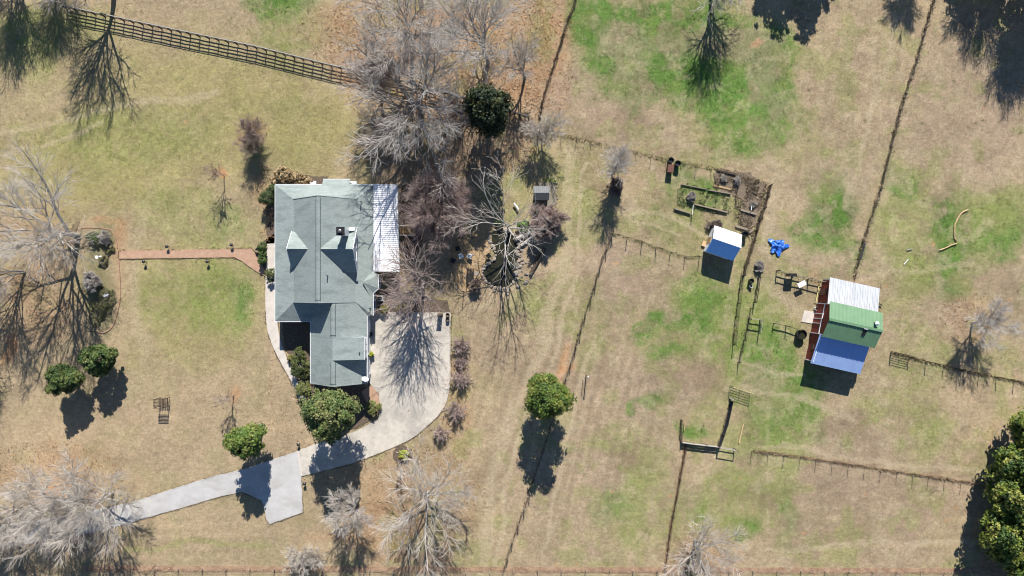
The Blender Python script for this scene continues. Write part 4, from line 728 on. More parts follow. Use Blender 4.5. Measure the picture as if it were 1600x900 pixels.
bare_tree(365, 618, 3.6, 131, 'thin sapling with few dead leaves above the round evergreen by the lane', bark='pale', twig='btwig', limbs=5, dens=.35, spread=.45, trunk=.2, group=G1, tr=.07, leaves=60)
bare_tree(627, 723, 3.0, 133, 'spindly sapling at the edge of the round mulch bed', bark='pale', twig='btwig', limbs=4, dens=.25, spread=.4, group=G1, tr=.05)
# --- twiggy shrubs
G2 = 'leafless shrubs'
for i, (x, y, h, lb) in enumerate(((723, 538, 1.9, 'topmost of the reddish shrubs in a row right of the driveway'), (722, 590, 1.9, 'second reddish shrub down the row right of the driveway'), (712, 640, 2.0, 'third reddish shrub down the row right of the driveway'), (690, 676, 1.5, 'lowest reddish shrub in the row at the driveway bend'), (720, 566, 1.2, 'small low shrub between the two upper reddish ones'))):
    bare_tree(x, y, h, 140+i, lb, 'twiggy_shrub', 'shrub', 'rtwig', 'rtwig', stems=9, limbs=5, dens=.35, spread=1.0, trunk=.1, group=G2, tw=.014, limb=.62)
bare_tree(851, 346, 3.3, 150, 'dense round mauve-brown shrub right of the pond', 'twiggy_shrub', 'shrub', 'btwig', 'rtwig', stems=6, limbs=8, dens=2.2, spread=.8, trunk=.1, group=G2, tw=.018)
bare_tree(966, 291, 1.7, 151, 'low brown shrub at the foot of the slender pale tree', 'twiggy_shrub', 'shrub', 'btwig', 'btwig', stems=5, limbs=6, dens=1.5, spread=.7, trunk=.1, group=G2)
bare_tree(1080, 308, .8, 152, 'round grey shrub inside the timber-edged garden bed', 'twiggy_shrub', 'shrub', 'twig', 'twig', stems=6, limbs=7, dens=1.5, spread=.8, trunk=.1, group=G2)
bare_tree(1116, 352, 1.2, 153, 'dark brown shrub against the upper wall of the white-roofed shed', 'twiggy_shrub', 'shrub', 'btwig', 'btwig', stems=6, limbs=7, dens=1.6, spread=.8, trunk=.1, group=G2)
bare_tree(552, 774, 1.5, 154, 'grey shrub at the foot of the smaller pale tree', 'twiggy_shrub', 'shrub', 'twig', 'twig', stems=5, limbs=6, dens=1.4, spread=.8, trunk=.1, group=G2)
bare_tree(1187, 415, 1.0, 155, 'tangled brush heap behind the dark pen fence', 'twiggy_shrub', 'shrub', 'twig', 'twig', stems=6, limbs=6, dens=1.0, spread=.9, trunk=.1, group=G2, tw=.02)
bare_tree(1150, 283, .8, 156, 'dead stalks in the brown garden strip by the top fence', 'twiggy_shrub', 'shrub', 'twig', 'twig', stems=6, limbs=5, dens=.8, spread=.9, trunk=.1, group=G2)
bare_tree(1130, 279, .7, 157, 'pale dead plants at the left end of the brown garden strip', 'twiggy_shrub', 'shrub', 'pale', 'ptwig', stems=6, limbs=5, dens=.8, spread=.9, trunk=.1, group=G2)
bare_tree(1176, 318, .7, 158, 'dead plants at the bend of the brown garden strip', 'twiggy_shrub', 'shrub', 'pale', 'ptwig', stems=6, limbs=5, dens=.8, spread=.9, trunk=.1, group=G2)
bare_tree(150, 440, 1.8, 159, 'grey shrub in the lower half of the round bed', 'twiggy_shrub', 'shrub', 'twig', 'twig', stems=6, limbs=6, dens=1.2, spread=.8, trunk=.1, group=G2)
bare_tree(170, 372, 1.4, 160, 'grey-green shrub in the upper right of the round bed', 'twiggy_shrub', 'shrub', 'twig', 'twig', stems=6, limbs=6, dens=1.2, spread=.8, trunk=.1, group=G2)
bare_tree(744, 446, 1.4, 161, 'brown shrub at the foot of the gravel patio', 'twiggy_shrub', 'shrub', 'btwig', 'btwig', stems=5, limbs=6, dens=1.2, spread=.8, trunk=.1, group=G2)
# --- evergreens
G3 = 'round evergreen trees'
evergreen(125, 587, (1.8, 1.55, 2.1), 5.1, 201, 'round dark evergreen below the big bare tree, left one of a pair', group=G3)
evergreen(177, 557, (1.8, 1.55, 2.1), 5.2, 202, 'round dark evergreen below the big bare tree, right one of a pair', group=G3)
evergreen(408, 676, (1.8, 1.65, 3.0), 7.9, 203, 'glossy evergreen beside the lane at the turning apron', group=G3, cols=((.095, .15, .028), (.13, .17, .035), (.06, .11, .024), (.18, .20, .05)))
evergreen(537, 632, (2.8, 2.7, 3.6), 10.2, 204, 'broad evergreen against the lower end of the rear wing', group=G3, nclump=260, nleaf=85, cols=((.10, .14, .04), (.13, .15, .05), (.07, .11, .035), (.17, .17, .065)))
evergreen(853, 611, (2.45, 2.25, 3.9), 9.3, 205, 'lone round evergreen by the weathered fence in the middle pasture', group=G3, nclump=210, nleaf=80, cols=((.085, .13, .02), (.12, .155, .028), (.055, .10, .02), (.17, .185, .04)))
CED = ((.025, .042, .015), (.035, .055, .018), (.075, .085, .024), (.018, .032, .014))
evergreen(766, 194, (2.2, 2.4, 5.2), 11.8, 206, 'dark conifer among the bare trees above the house', cols=((.018, .030, .012), (.026, .040, .014), (.055, .062, .02), (.012, .022, .010)), leaf=.3, nclump=190, nleaf=60, shell=.45, group='dark conifers')
for i, (x, y, r, h, lb) in enumerate(((1592, 676, 3.4, 7.5, 'uppermost of the bright evergreens along the right edge'), (1572, 722, 3.4, 7.5, 'second bright evergreen down the right edge'), (1556, 772, 3.6, 7.5, 'third bright evergreen down the right edge'), (1545, 822, 3.5, 7, 'lowest yellow-green evergreen in the bottom right corner'), (1590, 860, 4.2, 8, 'evergreen in the very bottom right corner'), (1610, 745, 4.0, 9, 'evergreen just beyond the right edge'))):
    evergreen(x, y, (r*.9, r*1.0, h*.45), h, 210+i, lb, group='evergreens along the right edge', cols=((.11, .145, .02), (.15, .175, .03), (.06, .105, .02), (.20, .205, .045), (.04, .075, .018)), leaf=.32, nclump=230, nleaf=70)
for i, (x, y, r, h, lb) in enumerate(((1206, -104, 1.5, 8.6, 'leftmost of five narrow conifers beyond the top edge'), (1228, -106, 1.6, 10.0, 'second from left of five narrow conifers beyond the top edge'), (1252, -112, 1.6, 9.2, 'middle one of five narrow conifers beyond the top edge'), (1273, -94, 1.5, 10.0, 'second from right of five narrow conifers beyond the top edge'), (1296, -112, 1.6, 8.2, 'rightmost of five narrow conifers beyond the top edge'), (1596, -64, 1.7, 13.0, 'tall narrow conifer past the top right corner'), (1518, -92, 2.3, 8.0, 'conifer past the top edge right of the long fence'), (1640, -40, 3.0, 9, 'conifer past the right edge near the top corner'), (1560, -98, 2.0, 8.6, 'conifer between the others past the top right corner'))):
    evergreen(x, y, (r, r, h*.44), h, 230+i, lb, group='dark conifers', cols=CED, leaf=.3, nclump=110, nleaf=50, clump=.2, shell=.5)
SHR = ((.09, .115, .035), (.12, .135, .046), (.065, .09, .03)); DKS = ((.04, .07, .025), (.055, .085, .03), (.07, .10, .03)); YEL = ((.38, .40, .05), (.30, .34, .05), (.22, .26, .05)); GRS = ((.40, .29, .15), (.32, .22, .12), (.24, .17, .09), (.45, .35, .2))
def shrub(px, py, rad, h, seed, label, cols=SHR, leaf=.1, nclump=60, nleaf=45, name='evergreen_shrub', grp='clipped and leafy shrubs by the house'):
    return evergreen(px, py, rad, h, seed, label, name, 'shrub', cols, leaf, nclump, nleaf, grp, under=-.8, clump=.28, shell=.75)
shrub(477, 606, (.95, .92, .75), 1.5, 301, 'clipped yellow-green ball shrub where the walk meets the rear wing', cols=((.17, .19, .06), (.21, .22, .075), (.13, .155, .05)), nclump=90)
shrub(585, 635, (.85, .85, .6), 1.2, 302, 'rounded shrub between broad evergreen and driveway', cols=((.17, .18, .055), (.20, .21, .07), (.13, .15, .05)), nclump=80)
shrub(472, 571, (1.15, 1.1, .9), 1.9, 303, 'large leafy shrub beside the wing in the shaded court', nclump=90); shrub(470, 553, (.75, .8, .7), 1.5, 304, 'upper leafy shrub in the shaded court'); shrub(457, 559, (.45, .45, .4), .8, 305, 'small yellowish shrub in the shaded court', cols=((.22, .2, .06), (.25, .23, .08)))
shrub(480, 583, (.9, .55, .6), 1.2, 306, 'low shrub under the large one in the shaded court')
shrub(424, 312, (.85, .85, 1.1), 2.6, 307, 'dark clipped oval shrub at the left porch corner', cols=DKS, nclump=90); shrub(432, 298, (.7, .7, .8), 1.8, 308, 'green shrub tucked behind the dark oval shrub', cols=DKS)
for i, y in enumerate((386, 396, 406)): shrub(412.5, y, (.45, .55, .6), 1.3, 310+i, ('top end', 'middle', 'bottom end')[i]+' of the small green hedge beside the front path', cols=((.08, .13, .035), (.10, .15, .04)), leaf=.08)
shrub(427, 429, (.62, .75, .6), 1.4, 314, 'clipped ball shrub on the walk side below the hedge', cols=SHR)
shrub(447, 275, (1.2, .9, .8), 1.5, 315, 'tawny ornamental grass clump at the upper left corner of the house', cols=GRS, leaf=.22); shrub(462, 281, (1.3, .7, .6), 1.1, 316, 'brown dry planting beside the ornamental grass', cols=GRS, leaf=.16); shrub(480, 284, (1.0, .45, .4), .8, 317, 'brown dry planting next to the white unit', cols=GRS, leaf=.14); shrub(434, 287, (.6, .8, .6), 1.2, 318, 'straw coloured bush at the very corner of the porch', cols=GRS, leaf=.16)
shrub(631, 709, (.6, .5, .4), .7, 319, 'bright yellow-green bush in the round mulch bed', cols=YEL, leaf=.12); shrub(634, 716, (.3, .3, .3), .5, 320, 'small yellow-green tuft below the bright bush', cols=YEL, leaf=.1)
shrub(600, 484, (.7, .55, .5), 1.0, 321, 'yellowish shrub at the top left corner of the driveway', cols=((.2, .19, .05), (.15, .15, .05))); shrub(634, 482, (1.1, .5, .5), .9, 322, 'low olive hedge along the top of the driveway', cols=((.17, .16, .04), (.13, .13, .04)))
shrub(581, 553, (.3, .3, .4), 1.0, 323, 'potted yellow-green plant by the garage wall', cols=YEL, leaf=.09); shrub(150, 372, (.75, .7, .6), 1.1, 324, 'dark green leafy shrub in the round bed', cols=((.09, .14, .045), (.12, .17, .06), (.06, .09, .03))); shrub(172, 388, (.6, .7, .25), .4, 325, 'low green ivy at the mouth of the brick path', cols=((.15, .15, .06), (.19, .17, .08)))
shrub(818, 354, (.75, .7, .6), 1.1, 326, 'bright green fern-like plant among the pond rocks', cols=((.16, .26, .06), (.12, .21, .05), (.2, .3, .08)), leaf=.14); shrub(781, 349, (.5, .5, .4), .7, 327, 'small dark plant above the pond', cols=DKS)
shrub(163, 408, (.5, .6, .3), .5, 328, 'scrubby olive plant in the centre of the round bed', cols=((.14, .13, .06), (.18, .16, .08))); shrub(168, 465, (1.0, 1.6, .35), .6, 329, 'spreading ground plant at the lower right of the round bed', cols=((.16, .16, .07), (.2, .18, .09), (.11, .12, .05))); shrub(152, 490, (.9, 1.4, .3), .5, 330, 'spreading ground plant at the lower left of the round bed', cols=((.16, .16, .07), (.2, .18, .09), (.11, .12, .05)))
# ---------------------------------------------------------------- small things
random.seed(21)
def G(px, py, z=0): return Vector(P(px, py, z))
def lantern(px, py, label, h=.62, group='path lanterns'):
    t = thing('path_lantern', label, 'lantern', G(px, py), group); c = G(px, py)
    MB().lathe(c, [(.05, -.1), (.04, h*.55)], 8).build('post', M['black'], t)
    MB().lathe(c+Vector((0, 0, h*.55)), [(.10, 0), (.15, .05), (.17, .2), (.12, .26)], 8).build('lantern_body', M['dmetal'], t); MB().lathe(c+Vector((0, 0, h*.55+.26)), [(.23, 0), (.2, .05), (.03, .15)], 8).build('cap', M['black'], t)
for x, y, l in ((228, 409, 'black lantern below the brick path, left of two'), (264, 385.5, 'black lantern above the brick path, left of two'), (326.5, 409, 'black lantern below the brick path, right of two'), (364, 383, 'black lantern above the brick path, right of two, nearest the house')): lantern(x, y, l)
lantern(468, 693, 'black lantern at the upper edge of the turning apron', .6, 'lane lanterns'); lantern(477.5, 754, 'black lantern below the tan band between driveway and apron', .6, 'lane lanterns')
# slatted garden arbour on the front lawn
t = thing('garden_arbor', 'weathered slatted garden arbor alone on the front lawn', 'arbor', G(258, 628))
for x in (251, 265):
    for y in (621, 634): MB().bar(G(x, y, -.1), G(x, y, 1.65), .06, .06).build('post', M['dwood'], t)
for x in (251, 265): MB().bar(G(x, 620.5, 1.65), G(x, 634.5, 1.65), .05, .08).build('beam', M['dwood'], t)
for i in range(7): MB().bar(G(250, 621+i*2.2, 1.72), G(266, 621+i*2.2, 1.72), .09, .03).build('slat', M['dwood'], t)
for i in range(6): MB().bar(G(251.5+i*2.6, 621, .45), G(251.5+i*2.6, 634, .45), .12, .03).build('seat_slat', M['dwood'], t)
t = thing('utility_box', 'green metal utility box beside the bottom fence', 'utility box', G(481, 874)); c = G(481, 874)
B(c+Vector((0, 0, .06)), (.95, 1.05, .12)).build('plinth', M['conc'], t); B(c+Vector((0, 0, .5)), (.72, .8, .78)).build('cabinet', M['ubox'], t, bevel=.03); B(c+Vector((0, 0, .92)), (.78, .86, .07)).build('lid', M['ubox'], t, bevel=.02); B(c+Vector((0, -.41, .5)), (.04, .03, .12)).build('latch', M['steel'], t)
# crumpled blue tarp
rg = np.random.default_rng(4); n = 26; V = []
for i in range(n+1):
    for j in range(n+1):
        u, v = i/n*2-1, j/n*2-1; a = math.atan2(v, u); r = max(abs(u), abs(v)); s = 1+.16*math.sin(3*a+.7)+.2*math.sin(5*a+2)+.16*math.sin(8*a+1)
        V.append((1.05*r*s*math.cos(a), .95*r*s*math.sin(a), 0))
V = np.array(V); V[:, 2] = .05+.75*fbm(V[:, 0]*12+50, V[:, 1]*12, 6, 401, 3)**1.5*np.clip(1.5-np.hypot(V[:, 0], V[:, 1]), .1, 1); V[:, :2] += rg.normal(0, .03, (len(V), 2)); idx = np.arange((n+1)**2).reshape(n+1, n+1)
o = link('tarp', mesh_np('tarp', V, np.stack([idx[:-1, :-1], idx[1:, :-1], idx[1:, 1:], idx[:-1, 1:]], -1).reshape(-1, 4), M['blue']), None, G(1215, 385)); tag(o, 'crumpled bright blue tarp lying on the grass', 'tarp')
# barn yard
def rot(c, a): return lambda u, v, z: Vector(c)+Vector((math.cos(a)*u-math.sin(a)*v, math.sin(a)*u+math.cos(a)*v, z))
t = thing('table', 'white plastic table by the rail fence above the barn', 'table', G(1248.5, 444)); q = rot(G(1248.5, 444), .45)
B(q(0, 0, .88), (1.05, .62, .06), .45).build('tabletop', M['white'], t)
for u in (-.45, .45):
    for v in (-.25, .25): MB().bar(q(u, v, 0), q(u, v, .86), .04, .04).build('leg', M['steel'], t)
t = thing('hay_feeder', 'black box feeder hung on the rail fence', 'feeder', G(1232, 430)); c = G(1232, 430)
B(c+Vector((0, 0, .9)), (1.0, .35, .9)).build('bin', M['black'], t); B(c+Vector((0, 0, 1.38)), (1.06, .42, .05)).build('rim', M['dmetal'], t); MB().bar(c+Vector((-.4, 0, 0)), c+Vector((-.4, 0, .5)), .07, .07).build('leg', M['dmetal'], t); MB().bar(c+Vector((.4, 0, 0)), c+Vector((.4, 0, .5)), .07, .07).build('leg', M['dmetal'], t)
def tub(px, py, r, h, label, m='black', name='water_trough', cat='trough', inside='water', sx=1.0, group=None):
    t = thing(name, label, cat, G(px, py), group); c = G(px, py)
    o = MB().lathe((0, 0, 0), [(r*.88, 0), (r, h), (r*1.05, h), (r*1.05, h+.04), (r*.93, h+.04), (r*.9, h*.7)], 20).build('shell', M[m], t); o.scale.x = sx; o.data.transform(Matrix.Translation(c)) if False else None
    o.location = (0, 0, 0)
    for v in o.data.vertices: v.co += c
    w_ = MB().lathe((0, 0, 0), [(r*.9, h*.70), (r*.9, h*.72)], 20).build('contents', M[inside], t); w_.scale.x = sx
    for v in w_.data.vertices: v.co += c
    return t
tub(1249, 522, .62, .8, 'black round water trough left of the barn'); tub(1172, 439, .3, .6, 'black bucket below the brush heap', name='bucket', cat='bucket'); tub(1172.5, 447, .2, .35, 'white bucket in front of the black one', 'white', 'bucket', 'bucket'); tub(1274, 482, .22, .4, 'white bucket beside the concrete pad at the barn', 'white', 'bucket', 'bucket')
tub(1161, 367, .38, .85, 'black barrel among the garden boards', name='barrel', cat='barrel'); tub(1057, 257, .36, .85, 'black barrel against the top garden fence, right of two', name='barrel', cat='barrel', inside='black'); tub(1046.5, 252, .36, .8, 'black barrel against the top garden fence, left of two', name='barrel', cat='barrel', inside='black')
t = thing('compost_box', 'rusty red-lidded box below the two garden barrels', 'box', G(1045.5, 265)); c = G(1045.5, 265); B(c+Vector((0, 0, .45)), (.7, .95, .9), -.12).build('body', M['dwood'], t); B(c+Vector((0, 0, .93)), (.78, 1.02, .07), -.12).build('lid', M['rust'], t)
def pipe(a, b_, r, m, name, label, cat, z=.1): tag(MB().tube([G(*a, z), (G(*a, z)+G(*b_, z))/2+Vector((.03, .02, 0)), G(*b_, z)], r, 8).build(name, M[m]), label, cat)
pipe((1279.5, 444), (1274, 473), .07, 'yellow', 'pipe', 'pale yellow pipe lying along the barn wall', 'pipe'); pipe((1367, 472), (1377, 477), .09, 'dwood', 'log', 'dark red timber sticking out right of the barn', 'timber', .2)
pipe((803, 318), (810, 328), .12, 'white', 'plank', 'white plank propped near the pond', 'plank', .35)
pipe((805, 374), (833, 362), .28, 'pale', 'log', 'pale log across the rocks right of the pond', 'log', .3); pipe((814, 384), (834, 369), .2, 'pale', 'log', 'pale log lying below the other near the pond', 'log', .25); pipe((829, 428), (851, 388), .24, 'dwood', 'log', 'dark long log right of the pond', 'log', .2)
pipe((1412, 413), (1419, 405), .05, 'white', 'board', 'short white board lying in the right pasture', 'board', .06); pipe((1417, 391), (1425, 389), .06, 'gwood', 'board', 'grey stick lying above the short white board', 'board', .06)
# tube gates and ladder panel
def gate(a, b_, h, bars, label, m='dmetal', tilt=(0, 0), mid=True):
    A = G(*a); C = G(*b_); t = thing('tube_gate', label, 'gate', A); top = Vector((tilt[0], tilt[1], 0))
    f = lambda s, z: A.lerp(C, s)+Vector((0, 0, z))+top*(z/h)
    for k in range(bars): z = .15+(h-.15)*k/(bars-1); MB().tube([f(0, z), f(1, z)], .03, 6).build('rail', M[m if k < bars-1 else 'yellow' if m == 'dmetal' else m], t)
    for s in ((0, .5, 1) if mid else (0, 1)): MB().tube([f(s, .12), f(s, h)], .03, 6).build('upright', M[m], t)
gate((1140, 602), (1172, 612.5), 1.4, 6, 'six-bar tube gate standing open above the dark fence')
gate((1391, 549), (1420, 556), 1.3, 6, 'narrow tube gate at the left end of the vine-covered fence', 'dwood'); gate((1350, 380), (1343, 405), .5, 4, 'low metal panel leaning on the long right fence', 'steel', mid=False)
o = thing('gate_post', 'wooden gate post beside the six-bar tube gate', 'post', G(1140.5, 622)); MB().lathe(G(1140.5, 622), [(.1, -.2), (.09, 1.45), (.06, 1.5)], 8).build('post', M['gwood'], o)
# orange mesh strip lying as an arc
def strip(pts, wd, label, z=.03):
    c = cr([(x, y) for x, y in pts], 6); L = []; R = []
    for i, p in enumerate(c):
        d = (c[min(i+1, len(c)-1)]-c[max(i-1, 0)]).normalized(); nn = Vector((-d.y, d.x, 0))*(wd*12*random.uniform(.35, .65)); L.append(p+nn); R.append(p-nn)
    vs = []
    for a, b_ in zip(L, R): vs += [G(a.x, a.y, z+random.uniform(0, .1)), G((a.x+b_.x)/2, (a.y+b_.y)/2, z+.12+random.uniform(0, .06)), G(b_.x, b_.y, z+random.uniform(0, .05))]
    fs = []
    for i in range(len(c)-1): fs += [[3*i, 3*i+1, 3*i+4, 3*i+3], [3*i+1, 3*i+2, 3*i+5, 3*i+4]]
    o = MB().add(vs, fs).build('mesh_strip', M['orange']); s_ = o.modifiers.new('thick', 'SOLIDIFY'); s_.thickness = .02; return tag(o, label, 'netting')
strip([(1512, 328), (1503, 332), (1497, 340), (1492, 350), (1491, 360), (1491, 370), (1495, 379)], .14, 'curved strip of faded orange netting in the green patch'); strip([(1494.5, 380.5), (1486, 383), (1478, 387), (1468, 391)], .1, 'short end of faded orange netting below the curved strip')
# garden bed timbers and boards
def timber(a, b_, w_, h, m, label, z=None): tag(MB().bar(G(*a, (z if z is not None else h/2)), G(*b_, (z if z is not None else h/2)+.01), w_, h).build('bed_timber', M[m]), label, 'timber', 'garden bed timbers')
timber((1053, 326), (1079, 334), 0.14, 0.27, 'wood', 'short timber edging at the lower left of the garden bed'); timber((1083, 319), (1136, 332), 0.16, 0.30, 'wood', 'long timber edging at the bottom of the garden bed'); timber((1064, 288), (1104, 296), 0.10, 0.18, 'wood', 'thin timber at the top left of the garden bed'); timber((1106, 297), (1141, 303), 0.13, 0.24, 'wood', 'timber at the top right of the garden bed')

timber((1081.5, 321), (1080, 336), 0.06, 0.06, 'white', 'white board joining the two bottom timbers', .55); timber((1157, 328), (1181, 335), 0.24, 0.24, 'wood', 'board pile in the brown strip'); timber((1149, 353), (1168, 359), 0.28, 0.21, 'wood', 'flat board left of the black barrel'); timber((1170, 364), (1176, 359), 0.24, 0.18, 'wood', 'short block right of the black barrel')
timber((1172, 323), (1172, 329), 0.08, 0.06, 'white', 'small white stake in the brown strip', .5); timber((1120, 266), (1150, 273), 0.20, 0.21, 'dwood', 'dark timber along the top of the brown strip'); timber((1115, 290), (1142, 296), 0.20, 0.09, 'tan', 'tan board edging the brown strip'); timber((1176, 300), (1183, 303), 0.32, 0.18, 'dwood', 'dark block at the bend of the brown strip')
timber((1161, 662), (1154, 692), 0.11, 0.09, 'orange', 'orange-stained pole lying right of the green plot', .12); timber((1070, 658), (1068, 672), 0.10, 0.07, 'tan', 'tan stake at the left of the green plot', .3); timber((1098, 660), (1097, 666), 0.08, 0.06, 'rust', 'rusty stake in the middle of the green plot', .6)
def pole(px, py, h, r, label, m='dwood', cap=None):
    t = thing('pole', label, 'pole', G(px, py)); MB().lathe(G(px, py), [(r, -.2), (r*.9, h)], 8).build('shaft', M[m], t)
    if cap: MB().lathe(G(px, py, h), [(r*1.3, 0), (r*1.5, .1), (r*.4, .16)], 8).build('cap', M[cap], t)
pole(916, 585, 2.3, .07, 'white-capped pole right of the lone round evergreen', 'wood', 'white'); pole(911, 592, 1.8, .035, 'thin stake left of the white-capped pole', 'gwood'); pole(1081, 336, 1.0, .05, 'garden stake at the bottom of the white board', 'dwood'); pole(725, 455, 1.9, .04, 'iron pole at the lower edge of the patio', 'black'); pole(785, 337, .7, .06, 'small dark post above the pond', 'black')
# things by the house and drive
t = thing('air_conditioner', 'square air conditioner in the shade right of the house', 'air conditioner', G(595.5, 466)); c = G(595.5, 466); B(c+Vector((0, 0, .06)), (.9, .9, .12)).build('pad', M['conc'], t); B(c+Vector((0, 0, .45)), (.68, .68, .68)).build('cabinet', M['galv'], t, bevel=.04); MB().lathe(c+Vector((0, 0, .79)), [(.28, 0), (.28, .03), (.05, .05)], 16).build('fan_grille', M['black'], t)
t = thing('signboard', 'dark upright board at the top right of the driveway', 'board', G(688, 492)); c = G(688, 492); B(c+Vector((0, 0, .9)), (.62, .1, 1.5)).build('panel', M['dwood'], t); B(c+Vector((0, 0, .08)), (.7, .4, .14)).build('foot', M['dwood'], t)
tub(700, 492, .26, .6, 'dark planter pot at the top right driveway corner, upper of two', 'dwood', 'planter', 'planter', 'soil'); tub(700, 499, .24, .5, 'dark planter pot at the top right driveway corner, lower of two', 'dwood', 'planter', 'planter', 'soil')
tub(580, 522, .28, .5, 'dark planter pot on the shaded pad by the garage', 'black', 'planter', 'planter', 'soil'); tub(581, 553, .26, .45, 'pot under the yellow-green plant by the garage', 'tan', 'planter', 'planter', 'soil'); tub(404.5, 391, .3, .5, 'grey stone urn beside the front path', 'rock', 'planter', 'planter', 'soil'); tub(407, 402, .22, .4, 'small grey pot below the stone urn', 'rock', 'planter', 'planter', 'soil')
def chair(px, py, a, label, m='white'):
    t = thing('garden_chair', label, 'chair', G(px, py), 'patio chairs'); q = rot(G(px, py, .03), a)
    B(q(0, 0, .43), (.55, .5, .05), a).build('seat', M[m], t); MB().bar(q(-.25, .27, .45), q(-.25, .33, .95), .05, .05).build('back_post', M[m], t); MB().bar(q(.25, .27, .45), q(.25, .33, .95), .05, .05).build('back_post', M[m], t)
    for k in range(3): MB().bar(q(-.27, .28+.02*k, .58+.16*k), q(.27, .28+.02*k, .58+.16*k), .03, .1).build('back_slat', M[m], t)
    for u in (-.24, .24):
        for v in (-.22, .22): MB().bar(q(u, v, 0), q(u, v, .42), .045, .045).build('leg', M[m], t)
        MB().bar(q(u*1.1, -.25, .64), q(u*1.1, .3, .64), .06, .03).build('arm', M[m], t)
chair(721, 401, .5, 'white garden chair at the left of the gravel patio'); chair(734, 401, -.4, 'white garden chair right of the other on the gravel patio'); chair(709, 408, 1.2, 'black garden chair at the left edge of the patio', 'black'); chair(764, 400, 2.2, 'black garden chair between patio and pond', 'black'); chair(716, 389, .2, 'black garden chair at the top of the patio', 'black')
t = thing('bench', 'dark slatted bench on the lower part of the patio', 'bench', G(735.5, 431)); q = rot(G(735.5, 431, .03), 1.57)
for k in range(5): B(q(0, -.36+.18*k, .45), (1.9, .14, .05), 1.57).build('slat', M['bwood'], t)
for u in (-.85, .85):
    for v in (-.32, .32): MB().bar(q(u, v, 0), q(u, v, .43), .08, .08).build('leg', M['bwood'], t)
for k in range(2): B(q(0, .46, .65+.2*k), (1.9, .05, .14), 1.57).build('back_slat', M['bwood'], t)
t = thing('table', 'small round white table beside the patio bench', 'table', G(745, 428)); MB().lathe(G(745, 428, .03), [(.2, 0), (.05, .05), (.05, .6), (.3, .62), (.32, .66), (.3, .69)], 16).build('tabletop', M['rock'], t)
t = thing('birdbath', 'white stone birdbath post in the round bed', 'birdbath', G(157, 402)); MB().lathe(G(157, 402), [(.22, 0), (.1, .1), (.09, .7), (.2, .8), (.22, .86), (.16, .84), (.05, .8)], 14).build('basin', M['white'], t)
t = thing('stone_bench', 'little pale bench at the right rim of the round bed', 'bench', G(168, 461)); B(G(168, 461, .4), (.7, .32, .08), .5).build('seat', M['white'], t); B(G(166.5, 460.3, .2), (.1, .28, .36), .5).build('leg', M['white'], t); B(G(169.5, 461.7, .2), (.1, .28, .36), .5).build('leg', M['white'], t)
pole(150, 517, 2.2, .04, 'thin iron hook pole at the bottom of the round bed', 'black'); pole(136, 478, 1.6, .04, 'short iron pole at the left of the round bed', 'black')
# --- rocks
def rockmesh(seed):
    bm = bmesh.new(); bmesh.ops.create_icosphere(bm, subdivisions=2, radius=1); r = random.Random(seed)
    k = [Vector((r.uniform(-1, 1), r.uniform(-1, 1), r.uniform(-1, 1))).normalized() for _ in range(9)]
    for v in bm.verts:
        d = v.co.normalized(); s = 1
        for q_ in k: s = min(s, .72/max(.35, d.dot(q_)) if d.dot(q_) > .6 else 1)
        v.co = d*s*Vector((1, .8, .6)).length*.62; v.co.z *= .65; v.co.x *= 1.15
    me = bpy.data.meshes.new('rock'); bm.to_mesh(me); bm.free(); me.materials.append(M['rock']); return me
ROCKS = [rockmesh(i) for i in range(6)]
pb = thing('pond_edging', 'ring of pale stones around the dark pond', 'stones', G(782, 405)); pc = cr(POND, 5, True); d0 = 0; last = None
for p in pc:
    if last is None or (p-last).length > random.uniform(2.6, 5.0):
        cxy = Vector((782, 405, 0)); o_ = (p-cxy).normalized()*random.uniform(.5, 2.4); o = link('stone', random.choice(ROCKS), pb, G(p.x+o_.x, p.y+o_.y, .02)-G(782, 405)); s = random.uniform(.16, .36); o.scale = (s*random.uniform(.8, 1.4), s, s*random.uniform(.6, 1)); o.rotation_euler = (random.uniform(-.3, .3), random.uniform(-.3, .3), random.uniform(0, 6)); last = p
pr = thing('rock_pile', 'scattered stones and rubble right of the pond', 'stones', G(825, 385))
for i in range(70):
    x, y = random.uniform(805, 846), random.uniform(362, 450)
    if x > 846-(y-362)*.25: continue
    o = link('stone', random.choice(ROCKS), pr, G(x, y, .03)-G(825, 385)); s = random.uniform(.1, .3); o.scale = (s*random.uniform(.8, 1.5), s, s*.7); o.rotation_euler = (0, 0, random.uniform(0, 6))
pr = thing('rock_pile', 'stones strewn on the tan gravel left of the pond', 'stones', G(752, 370))
for i in range(46):
    x, y = random.choice(((random.uniform(738, 770), random.uniform(350, 412)), (random.uniform(712, 752), random.uniform(398, 456)), (random.uniform(770, 798), random.uniform(450, 460))))
    o = link('stone', random.choice(ROCKS), pr, G(x, y, .03)-G(752, 370)); s = random.uniform(.1, .25); o.scale = (s*random.uniform(.8, 1.4), s, s*.8); o.rotation_euler = (0, 0, random.uniform(0, 6))
for i, (x, y) in enumerate(((630-9, 707), (640, 707))):
    o = link('stone', ROCKS[i], None, G(x, y, .04)); o.scale = (.2, .18, .15); tag(o, ('pale stone left of the yellow bush in the mulch circle', 'pale stone right of the yellow bush in the mulch circle')[i], 'stone')
